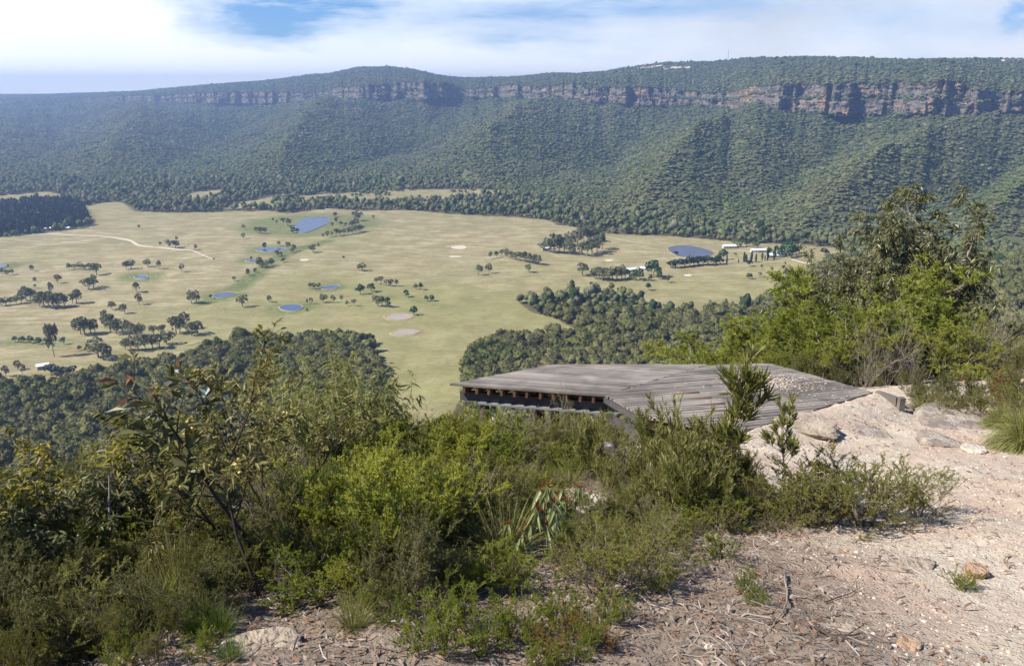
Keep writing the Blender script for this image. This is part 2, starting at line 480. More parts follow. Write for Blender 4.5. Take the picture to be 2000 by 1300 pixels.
M['gum_far'] = foliage('pasture_gum', [(.10, .112, .055), (.15, .16, .08), (.21, .215, .12)], .2, obj_w=.5, rough=.9, spec=.08)
M['brown_far'] = foliage('brown_gum', [(.09, .08, .05), (.13, .115, .075), (.17, .155, .11)], .2, obj_w=.5, rough=.9, spec=.08)
M['green_far'] = foliage('green_tree', [(.030, .070, .018), (.045, .10, .024), (.075, .14, .035)], .2, obj_w=.5)
M['bright_far'] = foliage('bright_tree', [(.08, .15, .02), (.12, .20, .03), (.16, .25, .045)], .25, obj_w=.5)
M['dark_far'] = foliage('dark_conifer', [(.014, .032, .016), (.022, .044, .02), (.034, .058, .026)], .05, obj_w=.5)

M['pale_crown'] = foliage('pale_crown', [(.22, .21, .14), (.30, .28, .20)], .2, rough=.9, spec=.08)
M['dark_crown'] = foliage('dark_crown', [(.035, .06, .024), (.06, .09, .034)], .2, rough=.9, spec=.08)
# near leaves
M['lime'] = foliage('lime_leaf', [(.14, .155, .016), (.25, .26, .028), (.38, .38, .05), (.58, .55, .14)], .42, obj_w=.35)
M['limetree'] = foliage('lime_tree_leaf', [(.12, .145, .022), (.20, .225, .036), (.30, .315, .06), (.44, .43, .13)], .42, obj_w=.4)
M['lime2'] = foliage('yellow_lime_leaf', [(.12, .15, .014), (.20, .23, .022), (.30, .32, .035)], .42, obj_w=.35)
M['green'] = foliage('green_heath_leaf', [(.065, .076, .014), (.12, .130, .022), (.19, .195, .034), (.29, .275, .065), (.42, .39, .16)], .32, obj_w=.4)
M['dkheath'] = foliage('dark_heath_leaf', [(.040, .048, .012), (.078, .088, .018), (.13, .138, .028), (.21, .20, .055), (.34, .32, .14)], .3, obj_w=.4)
M['olive'] = foliage('olive_leaf', [(.070, .068, .018), (.13, .125, .024), (.21, .195, .036), (.30, .26, .055), (.42, .37, .15)], .32, obj_w=.35)
M['brownleaf'] = foliage('bronze_leaf', [(.060, .048, .015), (.11, .092, .022), (.17, .155, .034), (.26, .24, .07), (.40, .37, .17)], .32, obj_w=.3)
M['sickle'] = foliage('sickle_leaf', [(.10, .10, .028), (.17, .165, .045), (.25, .24, .08), (.32, .31, .13)], .38, obj_w=.3)
M['gumleaf'] = foliage('gum_leaf', [(.055, .060, .018), (.095, .10, .028), (.15, .155, .05), (.23, .22, .09)], .3, obj_w=.2, rough=.48, spec=.3)
M['gumdark'] = foliage('tall_gum_leaf', [(.066, .072, .024), (.11, .118, .040), (.17, .172, .064), (.27, .26, .12)], .25, obj_w=.15, rough=.38, spec=.5)
M['goldtip'] = foliage('golden_new_leaf', [(.24, .19, .018), (.34, .28, .03), (.40, .25, .03)], .4, obj_w=.2)
M['pale_leaf'] = foliage('pale_round_leaf', [(.30, .36, .30), (.42, .48, .42), (.52, .56, .50)], .2, obj_w=.2)
M['redleaf'] = foliage('reddish_leaf', [(.14, .055, .03), (.20, .08, .04), (.17, .12, .05)], .3, obj_w=.2)
M['lance'] = foliage('lance_leaf', [(.10, .105, .025), (.17, .175, .038), (.26, .255, .07), (.38, .36, .15)], .33, obj_w=.25, rough=.42, spec=.4)
M['thick'] = foliage('thick_leaf', [(.20, .24, .09), (.32, .36, .16), (.44, .47, .25)], .3, obj_w=.2)
M['flower'] = foliage('cream_flower', [(.62, .52, .14), (.72, .64, .28)], .3, obj_w=.2)
M['tip_red'] = foliage('red_brown_tip', [(.20, .06, .02), (.30, .12, .04)], .2, obj_w=.2)
M['grassy'] = foliage('grass_blade', [(.13, .135, .035), (.20, .21, .055), (.33, .30, .12)], .3, obj_w=.2)
M['grassgreen'] = foliage('fresh_grass', [(.08, .13, .018), (.13, .18, .03), (.20, .24, .05)], .35, obj_w=.2)
M['rust'] = foliage('rust_leaf', [(.30, .14, .045), (.42, .22, .075), (.28, .22, .06)], .3, obj_w=.2)
M['deadtwig'] = simple('dead_twig', (.27, .235, .205), .9, .1, .35, 30)
M['litter'] = foliage('dead_leaf', [(.10, .055, .032), (.22, .14, .09), (.31, .18, .11), (.27, .21, .16), (.40, .34, .28), (.16, .115, .085)], .12, obj_w=0)
M['chips'] = foliage('bark_chip', [(.16, .125, .10), (.28, .235, .20), (.42, .37, .32)], .0, obj_w=0)
M['pebble'] = foliage('pebble', [(.42, .29, .21), (.54, .45, .36), (.60, .54, .46), (.36, .25, .19), (.48, .40, .33)], .0, obj_w=0, rough=.85, spec=.2)
M['rock_grey'] = rock_mat('grey_rock', (.19, .155, .13), (.34, .28, .23), .35)
M['rock_tan'] = rock_mat('tan_rock', (.33, .215, .14), (.44, .31, .21))
M['rock_white'] = rock_mat('white_rock', (.46, .40, .32), (.60, .54, .45))
M['rock_dark'] = rock_mat('dark_rock', (.16, .125, .115), (.30, .26, .24), .6)
M['rock_sand'] = rock_mat('sand_rock', (.30, .245, .185), (.47, .395, .30))
# ------------------------------------------------------------------ land
def build_ground():
    az = np.concatenate([np.linspace(-180, -44, 34)[:-1], np.linspace(-44, 44, 561), np.linspace(44, 180, 34)[1:-1]])
    az = np.radians(az)
    rr = np.concatenate([np.geomspace(6.0, 60, 60)[:-1], np.geomspace(60, 700, 150)[:-1], np.geomspace(700, 3200, 330)[:-1], np.geomspace(3200, 10400, 30)])
    X = rr[:, None] * np.sin(az)[None]; Y = rr[:, None] * np.cos(az)[None]
    Z = HT(X, Y)
    # the finer sheet of the lookout lies over this one
    near = (X > -7.5) & (X < 13.5) & (Y > -2) & (Y < 17.5)
    Z = np.where(near, Z - .25, Z)
    V = np.stack([X, Y, Z], -1).reshape(-1, 3)
    me = mesh_np('ground', V, [grid_faces(len(rr), len(az), True)], [M['ground']], True)
    x, y = V[:, 0], V[:, 1]; r = np.hypot(x, y)
    forest = 1 - in_field(x, y).astype(float)
    creek = [flat(*q) for q in [(640,470),(575,490),(530,510),(500,535),(465,560),(430,578),(400,588)]]
    cr2 = [flat(*q) for q in [(640,545),(690,555),(740,572),(800,578),(860,592)]]
    cr3 = [flat(*q) for q in [(20,520),(80,500),(170,485),(280,470)]]
    cr4 = [flat(*q) for q in [(0,668),(60,665),(110,670),(170,682)]]
    g = .15 + .75 * sstep(1300, 850, r) + .35 * sstep(150, 30, dist_poly(x, y, creek)) + .4 * sstep(120, 20, dist_poly(x, y, cr2)) + .35 * sstep(60, 15, dist_poly(x, y, cr3))
    g -= .55 * sstep(-250, -420, x) * sstep(1400, 1100, r) + .15 * sstep(-200, -500, x)
    g += .5 * sstep(250, 500, x) * sstep(1500, 1250, r)
    g = g + .45 * sstep(1650, 1900, r)
    lush = .95 * sstep(22, 5, dist_poly(x, y, creek)) + .6 * sstep(26, 5, dist_poly(x, y, cr4)) + .35 * sstep(18, 4, dist_poly(x, y, cr2))
    for cx, cy, Rr, cz in PONDS[:7] + PONDS[10:]:
        lush = np.maximum(lush, .85 * sstep(Rr * 1.35 + 12, Rr * .9, np.hypot(x - cx, y - cy)))
    fattr(me, 'green', np.clip(g, 0, 1.2)); fattr(me, 'lush', np.clip(lush, 0, 1)); fattr(me, 'forest', forest)
    tag(link('ground', me), kind='structure')

def litter_w(x, y):
    """how much dead leaf lies on the sand: the strip under the bushes"""
    px = 1000 + F * x / (y * CP + (1.6 + .29 * y) * SP)
    w = sstep(2.7, .9, x - .17 * (y - 3)) * .95
    w = w + .4 * sstep(2.6, 1.0, x) * sstep(5.2, 3.6, y)
    w = np.where(y > 7, w * .55, w)
    return np.clip(w, 0, 1)

def build_sand():
    xs = np.arange(-7, 13.01, .045); ys = np.arange(1.2, 17.0, .045)
    X, Y = np.meshgrid(xs, ys)
    Z = HT(X, Y)
    lump = fbm(X / .14, Y / .14, 31, 3) * .010 + np.maximum(fbm(X / .5, Y / .5, 33, 3) - .1, 0) * .06
    Z = Z + lump
    ed = np.minimum.reduce([X - xs[0], xs[-1] - X, ys[-1] - Y]); Z = Z - .35 * sstep(.6, 0, ed)
    V = np.stack([X, Y, Z], -1).reshape(-1, 3)
    me = mesh_np('path', V, [grid_faces(len(ys), len(xs))], [M['sand']], True)
    fattr(me, 'litter', litter_w(V[:, 0], V[:, 1]))
    tag(link('path', me), kind='structure')

def prism_patch(name, poly, mat, z, kd=None, thick=.0, smooth_it=2, grow=1.0, off=0.0):
    """flat sheet with a rounded outline"""
    q = np.array([flat(p[0], p[1], z) for p in poly]); c = q.mean(0)
    q = c + (q - c) * grow
    for _ in range(smooth_it):
        nq = []
        for i in range(len(q)):
            a, b = q[i], q[(i + 1) % len(q)]
            nq += [a * .75 + b * .25, a * .25 + b * .75]
        q = np.array(nq)
    n = len(q)
    V = np.concatenate([np.c_[q, np.full(n, z + off)], [[*q.mean(0), z + off]]])
    f = np.array([[i, (i + 1) % n, n] for i in range(n)])
    me = mesh_np(name, V, [f], [mat])
    return me, q, c

def build_ponds():
    for (nm, poly, kd), (cx, cy, Rr, cz) in zip(POND_DEF, PONDS):
        mat = {'blue': M['water_blue'], 'grey': M['water_grey'], 'dry': M['clay']}[kd]
        me, q, c = prism_patch('water', poly, mat, cz, off=.55)
        nm_ = 'water' if kd != 'dry' else 'dry_pond_bed'
        tag(link(nm_, me), kind='structure')
        # pale earth bank round the sheet: a low ridge
        n = len(q); rings = []
        w = 1.3 if kd != 'dry' else 3.0
        dirs = (q - c) / np.linalg.norm(q - c, axis=1)[:, None]
        wv = w * (.6 + .9 * vn(np.arange(n) * .35, 3.3, 7)) * (1 + .7 * (dirs[:, 1] > .2))
        for k, zz in ((0, .45), (.35, .9), (.7, .8), (1.25, -.3)):
            rings.append(np.c_[q + dirs * (wv * k)[:, None], np.full(n, cz + zz)])
        V = np.concatenate(rings)
        me = mesh_np('pond_bank', V, [grid_faces(4, n, True)], [M['bank']], True)
        tag(link('pond_bank', me), kind='structure')

def ribbon(name, pxs, width, mat, off=.5, flatfn=None):
    q = np.array([hit(*p)[:2] for p in pxs])
    # resample smoothly
    t = np.concatenate([[0], np.cumsum(np.hypot(*np.diff(q, axis=0).T))]); n = max(8, int(t[-1] / 8))
    tt = np.linspace(0, t[-1], n)
    xy = np.c_[np.interp(tt, t, q[:, 0]), np.interp(tt, t, q[:, 1])]
    for _ in range(3): xy[1:-1] = (xy[:-2] + xy[1:-1] * 2 + xy[2:]) / 4
    d = np.gradient(xy, axis=0); d /= np.linalg.norm(d, axis=1)[:, None]; nn = np.c_[-d[:, 1], d[:, 0]]
    w = width * (.8 + .4 * vn(tt / 30, 1.1, 3))[:, None] / 2
    V = []
    for s in (-1, -.33, .33, 1):
        p = xy + nn * w * s; V.append(np.c_[p, HT(p[:, 0], p[:, 1]) + off])
    V = np.concatenate(V)
    me = mesh_np(name, V, [grid_faces(4, n)], [mat], True)
    tag(link(name, me), kind='structure')

def earth_patch(pxs, off=.45, mat='pale_earth'):
    q = np.array([hit(*p)[:2] for p in pxs]); c = q.mean(0)
    for _ in range(2):
        nq = []
        for i in range(len(q)):
            a, b = q[i], q[(i + 1) % len(q)]; nq += [a * .75 + b * .25, a * .25 + b * .75]
        q = np.array(nq)
    n = len(q); rings = [c + (q - c) * k for k in (.05, .5, 1)]
    V = np.concatenate([np.c_[r_, HT(r_[:, 0], r_[:, 1]) + off] for r_ in rings])
    me = mesh_np('bare_earth', V, [grid_faces(3, n, True)], [M[mat]], True)
    tag(link('bare_earth', me), kind='structure')

# ------------------------------------------------------------------ escarpment
def I(px, pairs):
    p = np.array(pairs, float); return np.interp(px, p[:, 0], p[:, 1])
def zpy(py, Y):
    b = (650 - py) / F; return EZ + Y * (-SP + b * CP) / (CP + b * SP)
SKY = [(-600,192),(-300,190),(0,186),(150,181),(260,178),(400,165),(500,158),(560,152),(610,145),(650,142),(700,131),(760,129),(810,134),(850,144),(900,151),(1000,149),(1080,142),(1120,143),(1180,139),(1220,130),(1300,122),(1400,118),(1450,113),(1600,109),(1660,111),(1720,114),(1850,114),(2000,113),(2600,110)]
CTOP = [(-600,196),(0,198),(100,196),(150,192),(300,187),(400,181),(500,179),(560,181),(600,182),(640,180),(660,172),(700,167),(760,166),(800,160),(870,162),(900,172),(960,172),(1000,165),(1050,172),(1110,163),(1150,172),(1250,170),(1350,179),(1420,182),(1470,168),(1550,165),(1650,163),(1700,166),(1750,162),(1800,165),(1840,156),(1870,160),(1895,176),(1950,182),(2000,180),(2600,175)]
CBOT = [(-600,202),(0,203),(100,202),(150,200),(300,199),(400,203),(500,205),(560,203),(600,195),(640,193),(660,196),(720,196),(800,195),(870,192),(930,191),(1000,194),(1100,193),(1180,202),(1250,208),(1350,207),(1420,214),(1480,205),(1520,216),(1600,224),(1700,227),(1800,229),(1880,230),(1950,217),(2000,219),(2600,222)]
YC = [(-600,7600),(0,6500),(250,5900),(400,5400),(560,4900),(620,5000),(700,4500),(800,4300),(880,4300),(950,4400),(1000,4250),(1100,4000),(1200,3650),(1350,3500),(1430,3450),(1500,3050),(1600,2850),(1700,2720),(1850,2600),(1930,2700),(2000,2650),(2600,2500)]
FPY = [(-600,352),(0,350),(250,356),(500,352),(700,352),(900,352),(1000,372),(1100,395),(1200,412),(1300,428),(1400,445),(1500,458),(1600,462),(1800,462),(2000,470),(2600,480)]
KX = CP + (650 - 185) / F * SP

NS, NCL, NP, NB = 84, 22, 34, 12
PXC = np.concatenate([np.linspace(-600, -60, 90)[:-1], np.linspace(-60, 2060, 1250), np.linspace(2060, 2600, 90)[1:]])

def spur(u):
    """ridge lines: 1 on a crest, 0 in a gully"""
    c = np.array([-600, -260, 20, 300, 650, 1085, 1500, 1900, 2260, 2700.])
    i = np.clip(np.searchsorted(c, u) - 1, 0, len(c) - 2)
    t = np.clip((u - c[i]) / (c[i + 1] - c[i]), 0, 1)
    # asymmetrical: crests at t=0/1, gully at .5
    v = np.abs(t - .5) * 2
    w = np.array([.5, .6, .45, .6, 1.0, .9, 1.0, .75, .8, .6]); a = w[i] * (1 - t) + w[np.minimum(i + 1, len(w) - 1)] * t
    return .5 + (v ** 1.15 - .5) * a

def escarp():
    px = PXC; n = len(px)
    Yc = I(px, YC); b = (650 - I(px, FPY)) / F
    Yf = EZ / (SP - b * CP) * (CP + b * SP)
    kx = (px - 1000) / F / KX
    base = spur(px); 
    Yc0 = Yc
    Yc = Yc - 150 * (base - .5) * (Yc / 3500) + fbm(px / 60, 0 * px, 41, 4) * 90 * (Yc / 3500)
    zb = zpy(I(px, CBOT), Yc) - 2; zt = zpy(I(px, CTOP), Yc)
    zt = zt + fbm(px / 9, 0 * px + 3, 45, 3) * 9; zb = zb + fbm(px / 24, 0 * px + 8, 46, 4) * 15
    rows = []
    s = np.linspace(0, 1, NS)[:, None]
    shift = 60 + 250 * np.clip((px - 200) / 1400, 0.25, 1)[None]
    u = px[None] + shift * (1 - s) ** 1.2
    sp = spur(u)
    Y = Yf[None] * .97 + (Yc - Yf * .97)[None] * s
    prof = .30 * s + .70 * s ** 1.55
    amp = 168 * (s * (1 - s) * 4) ** .8 * np.clip(zb / 200, .5, 1.2)[None]
    Xs = Y * kx[None]
    Z = zb[None] * prof + (sp - .5) * amp + fbm(Xs / 260, Y / 330, 51, 4) * 30 * (s * (1 - s) * 4) ** .6 + fbm(Xs / 60, Y / 60, 52, 2) * 6 * sstep(0, .2, s) * sstep(1, .9, s)
    Z = np.maximum(Z, 2.5) - 8 * (1 - sstep(0, .03, s)) + 4
    Sv = np.stack([Xs, Y, Z], -1)
    # cliff rows
    s = np.linspace(0, 1, NCL)[:, None]
    sc = (Yc / 2800)[None]
    h = zb[None] + (zt - zb)[None] * s
    xx = (Yc * kx)[None] + 0 * s
    blk = vn(xx / 62, h / 300, 61); blk2 = vn(xx / 21, h / 90, 62)
    cell = _h(np.floor(xx / 34 + .6 * vn(h / 30, xx / 80, 63)), np.floor(h / 45 + vn(xx / 50, h * 0, 64) * 1.5), 65)
    dY = -44 * sstep(.35, .65, blk) - 18 * sstep(.35, .65, blk2) - 12 * cell + fbm(xx / 12, h / 5, 66, 3) * 5
    dY = dY * np.clip(zt - zb, 10, 80)[None] / 70 * (.7 + .3 * sc)
    led = 26 * sstep(.50, .54, s + .14 * (vn(xx / 90, 0 * h, 67) - .5)) + 6 * sstep(.75, .78, s) + 5 * sstep(.24, .26, s)
    dY = (dY + led * sstep(15, 50, (zt - zb))[None]) * sstep(0, .06, s)
    dY = dY + 20 * s
    Yq = Yc[None] + dY; Cv = np.stack([Yq * kx[None], Yq, h], -1)
    Cv[0] = Sv[-1]
    # plateau
    s = np.linspace(0, 1, NP)[:, None]
    Yr = Yc + 650 + .24 * Yc
    Y0 = Yq[-1]
    zr = zpy(I(px, SKY), Yr) - 7
    Y = Y0[None] + (Yr - Y0)[None] * s
    Z = zt[None] + (zr - zt)[None] * (1 - (1 - s) ** 1.7) + fbm(Y * kx[None] / 180, Y / 180, 71, 4) * 13 * (s * (1 - s) * 4) ** .5 - 9 * np.sin(s * math.pi * 1.0) * 1
    Pv = np.stack([Y * kx[None], Y, Z], -1); Pv[0] = Cv[-1]
    s = np.linspace(0, 1, NB)[:, None]
    Y = Yr[None] + (10400 - Yr)[None] * s ** 1.5
    Z = zr[None] - (zr[None] - 232) * sstep(0, .8, s) + 0 * s
    Z = Z - 25 * np.sin(s * math.pi) * (1 - s)
    Bv = np.stack([Y * kx[None], Y, Z], -1); Bv[0] = Pv[-1]
    return Sv, Cv, Pv, Bv
SV, CV, PV, BV = escarp()

def build_escarp():
    n = len(PXC)
    L = np.concatenate([SV, CV[1:]], 0)
    me = mesh_np('hills', SV.reshape(-1, 3), [grid_faces(NS, n)], [M['floor']], True)
    tag(link('hills', me), kind='structure')
    me = mesh_np('sandstone_cliff', CV.reshape(-1, 3), [grid_faces(NCL, n)], [M['cliff']], False)
    tag(link('sandstone_cliff', me), kind='structure')
    for px0, px1, py in ((1205, 1232, 139), (1236, 1292, 133), (1296, 1352, 134), (1938, 1972, 121)):
        j0, j1 = np.searchsorted(PXC, [px0, px1]); jm = (j0 + j1) // 2
        i = int(np.argmin(np.abs(np.array([proj(q)[1] for q in PV[:, jm]]) - py))); i = min(max(i, 1), NP - 3)
        G = PV[i - 1:i + 3, j0:j1].copy(); G[..., 2] += 1.5
        c_ = G.mean((0, 1)); k_ = np.abs(np.linspace(-1, 1, j1 - j0)); G[..., 1] = c_[1] + (G[..., 1] - c_[1]) * (np.sqrt(1 - k_ ** 2 * .95))[None]
        tag(link('bare_earth', mesh_np('bare_earth', G.reshape(-1, 3), [grid_faces(4, j1 - j0)], [M['pale_earth']], True)), kind='structure')
    T = np.concatenate([PV, BV[1:]], 0)
    me = mesh_np('plateau', T.reshape(-1, 3), [grid_faces(len(T), n)], [M['floor']], True)
    tag(link('plateau', me), kind='structure')

def sample_grid(G, count, rng, dens=None):
    a = G[:-1, :-1]; b = G[:-1, 1:]; c = G[1:, 1:]; d = G[1:, :-1]
    A = np.linalg.norm(np.cross(c - a, d - b), axis=-1) / 2
    w = A.ravel().copy()
    if dens is not None: w *= dens.ravel()
    k = rng.choice(len(w), count, p=w / w.sum())
    u = rng.random(count)[:, None]; v = rng.random(count)[:, None]
    a, b, c, d = (q.reshape(-1, 3)[k] for q in (a, b, c, d))
    return (a * (1 - u) + b * u) * (1 - v) + (d * (1 - u) + c * u) * v

# ------------------------------------------------------------------ canopies made of leaf clumps
def clump_quads(C, Nn, size, rng, asp=.7):
    k = len(C)
    t = rng.normal(size=(k, 3)); t -= (t * Nn).sum(1)[:, None] * Nn; t /= np.linalg.norm(t, axis=1)[:, None] + 1e-9
    w = np.cross(Nn, t); size = np.broadcast_to(size, k)[:, None]
    j = lambda: rng.uniform(.7, 1.25, (k, 1))
    V = np.stack([C - t * size * j() / 2 - w * size * asp * j() / 2, C + t * size * j() / 2 - w * size * asp * j() / 2,
                  C + t * size * j() / 2 + w * size * asp * j() / 2, C - t * size * j() / 2 + w * size * asp * j() / 2], 1)
    V[:, 2:] -= Nn[:, None] * size[:, None] * .22
    return V.reshape(-1, 3), np.arange(k * 4).reshape(-1, 4)

def crown_mesh(name, seed, mat, n=240, lobes=8, W=1.0, H=1.0, base=.3, fs=.16, shape='gum', jit=.35):
    """unit crown: radius W/2, from z=base to z=H"""
    rng = np.random.default_rng(seed)
    if shape == 'column':
        z = rng.uniform(base, H, n); f = np.sin(np.clip((z - base) / (H - base), 0.02, 1) * 2.6 + .35)
        a = rng.uniform(0, 6.28, n); r = W / 2 * f * rng.uniform(.7, 1.05, n)
        C = np.stack([r * np.cos(a), r * np.sin(a), z], 1); N = np.stack([np.cos(a), np.sin(a), .35 + 0 * a], 1)
    elif shape == 'cone':
        t = rng.random(n) ** .75; z = base + (H - base) * (1 - t); r = W / 2 * (t ** .8) * rng.uniform(.75, 1.08, n); a = rng.uniform(0, 6.28, n)
        r *= .8 + .3 * np.sin(z * 30 + a)
        C = np.stack([r * np.cos(a), r * np.sin(a), z], 1); N = np.stack([np.cos(a), np.sin(a), .6 + 0 * a], 1)
    else:
        cz = (base + H) / 2; hz = (H - base) / 2
        LC = []; LR = []
        for i in range(lobes):
            a = rng.uniform(0, 6.28); q = rng.uniform(.1, .62) if i else 0
            zz = rng.uniform(-.45, .55) if i else .35
            lr = rng.uniform(.36, .58) * (1.1 - .35 * q)
            LC.append([W / 2 * q * math.cos(a), W / 2 * q * math.sin(a), cz + hz * zz * (1 - .3 * q)]); LR.append([W / 2 * lr, W / 2 * lr, hz * lr * 1.05])
        LC = np.array(LC); LR = np.array(LR)
        k = rng.integers(0, lobes, n)
        d = rng.normal(size=(n, 3)); d[:, 2] = np.abs(d[:, 2]) * 1.0 - .45 * rng.random(n); d /= np.linalg.norm(d, axis=1)[:, None]
        C = LC[k] + LR[k] * d * rng.uniform(.82, 1.06, (n, 1)); N = d.copy()
        inner = np.zeros(n, bool)
        for i in range(lobes):
            inner |= (np.linalg.norm((C - LC[i]) / LR[i], axis=1) < .72)
        C, N = C[~inner], N[~inner]
    N = N + rng.normal(0, jit, N.shape); N /= np.linalg.norm(N, axis=1)[:, None]
    V, f = clump_quads(C, N, fs * rng.uniform(.6, 1.4, len(C)), rng)
    return mesh_np(name, V, [f], [mat])

def dome_mesh(name, seed, mat, nq=50, res=8, lobes=6, base=.05, H=.85, fs=.2, bump=.10, jit=.3, trunk=0):
    """lumpy canopy body with leaf clumps standing out of it"""
    rng = np.random.default_rng(seed)
    cz = base + (H - base) * .42
    th = np.linspace(0, math.pi * .98, res); ph = np.linspace(0, 2 * math.pi, res * 2, endpoint=False)
    T, Q = np.meshgrid(th, ph, indexing='ij')
    d = np.stack([np.sin(T) * np.cos(Q), np.sin(T) * np.sin(Q), np.cos(T)], -1).reshape(-1, 3)
    LC = [[0, 0, .1 * H]]; LR = [.30]
    for i in range(lobes):
        a = i * 6.283 / lobes + rng.uniform(-.4, .4); q = rng.uniform(.16, .32)
        LC.append([q * math.cos(a), q * math.sin(a), rng.uniform(-.12, .22) * H]); LR.append(rng.uniform(.16, .26))
    LC = np.array(LC); LR = np.array(LR); r = np.full(len(d), .05)
    for c, l in zip(LC, LR):
        b_ = d @ c; disc = b_ ** 2 - (c @ c - l * l); r = np.maximum(r, np.where(disc > 0, b_ + np.sqrt(np.maximum(disc, 0)), 0))
    r = r * (1 + bump * rng.normal(0, 1, len(d)))
    V = d * r[:, None]; V[:, 2] = V[:, 2] * (H - base) * 1.0 + cz
    k = rng.integers(0, len(d), nq); C = V[k] * 1.0; C += rng.normal(0, .02, C.shape); N = d[k] + rng.normal(0, jit, (nq, 3)); N = N / np.linalg.norm(N, axis=1)[:, None]
    V2, f2 = clump_quads(C + N * .02, N, fs * rng.uniform(.5, 1.3, nq), rng)
    f1 = grid_faces(res, res * 2, True)[:, ::-1]
    V = np.concatenate([V, V2]); f = np.concatenate([f1, f2 + len(f1) * 0 + res * res * 2]); mi = np.zeros(len(f), int); sm = np.arange(len(f)) < len(f1)
    for j in range(trunk):
        tb = MB(); a, q = rng.uniform(0, 6.28), .05 + .16 * j; tb.tube([[q * .5 * math.cos(a), q * .5 * math.sin(a), -.02], [q * math.cos(a), q * math.sin(a), base + .2 * H]], [.022, .014], 4)
        tv = np.concatenate(tb.V); f = np.concatenate([f, tb.F4[0] + len(V)]); V = np.concatenate([V, tv]); k_ = len(tb.F4[0]); mi = np.r_[mi, np.ones(k_, int)]; sm = np.r_[sm, np.zeros(k_, bool)]
    me = mesh_np(name, V, [f], [mat, M['trunk_far']] if trunk else [mat], mi=mi)
    me.polygons.foreach_set('use_smooth', sm)
    return me

def trunk_mesh(name, seed, mat, H=.75, r=.03, limbs=4, W=.5, n=5):
    rng = np.random.default_rng(seed); mb = MB()
    lean = rng.normal(0, .05, 2)
    z = np.linspace(-.06, H * .7, 5)
    pts = np.stack([lean[0] * z ** 2 * 2, lean[1] * z ** 2 * 2, z], 1)
    mb.tube(pts, np.linspace(r * 1.25, r * .6, 5), n)
    for i in range(limbs):
        a = rng.uniform(0, 6.28); s = pts[rng.integers(2, 5)]
        e = s + np.array([math.cos(a) * W * .38, math.sin(a) * W * .38, H * rng.uniform(.18, .35)])
        m = (s + e) / 2 + [0, 0, -.02]
        mb.tube([s, m, e], [r * .5, r * .36, r * .18], 4)
    return mb.mesh(name, [mat], True)

def scatter(name, pts, scl, idx, protos, seed, kind='stuff', rot=None, tilt=None):
    rng = np.random.default_rng(seed)
    me = bpy.data.meshes.new(name); me.vertices.add(len(pts)); me.vertices.foreach_set('co', np.asarray(pts, np.float32).ravel()); me.update()
    fattr(me, 'rz', rng.uniform(0, 6.283, len(pts)) if rot is None else rot)
    a = me.attributes.new('scl', 'FLOAT_VECTOR', 'POINT'); a.data.foreach_set('vector', np.asarray(scl, np.float32).ravel())
    a = me.attributes.new('pick', 'INT', 'POINT'); a.data.foreach_set('value', np.asarray(idx, np.int32))
    o = link(name, me); tag(o, kind=kind)
    c = bpy.data.collections.new(name + '_sources')
    for i, pm in enumerate(protos):
        po = bpy.data.objects.new('%s_source_%02d' % (name, i), pm); c.objects.link(po)
    g = bpy.data.node_groups.new(name, 'GeometryNodeTree')
    g.interface.new_socket('Geometry', in_out='INPUT', socket_type='NodeSocketGeometry'); g.interface.new_socket('Geometry', in_out='OUTPUT', socket_type='NodeSocketGeometry')
    N = g.nodes.new; L = g.links.new
    gi, go = N('NodeGroupInput'), N('NodeGroupOutput')
    ip = N('GeometryNodeInstanceOnPoints'); ci = N('GeometryNodeCollectionInfo'); ci.inputs['Collection'].default_value = c
    ci.inputs['Separate Children'].default_value = True; ci.inputs['Reset Children'].default_value = True
    def na(nm, ty):
        n_ = N('GeometryNodeInputNamedAttribute'); n_.data_type = ty; n_.inputs[0].default_value = nm; return n_.outputs[0]
    cx = N('ShaderNodeCombineXYZ'); L(na('rz', 'FLOAT'), cx.inputs[2])
    L(gi.outputs[0], ip.inputs['Points']); L(ci.outputs[0], ip.inputs['Instance']); ip.inputs['Pick Instance'].default_value = True
    L(na('pick', 'INT'), ip.inputs['Instance Index']); L(cx.outputs[0], ip.inputs['Rotation']); L(na('scl', 'FLOAT_VECTOR'), ip.inputs['Scale'])
    L(ip.outputs[0], go.inputs[0])
    md = o.modifiers.new('scatter', 'NODES'); md.node_group = g
    return o

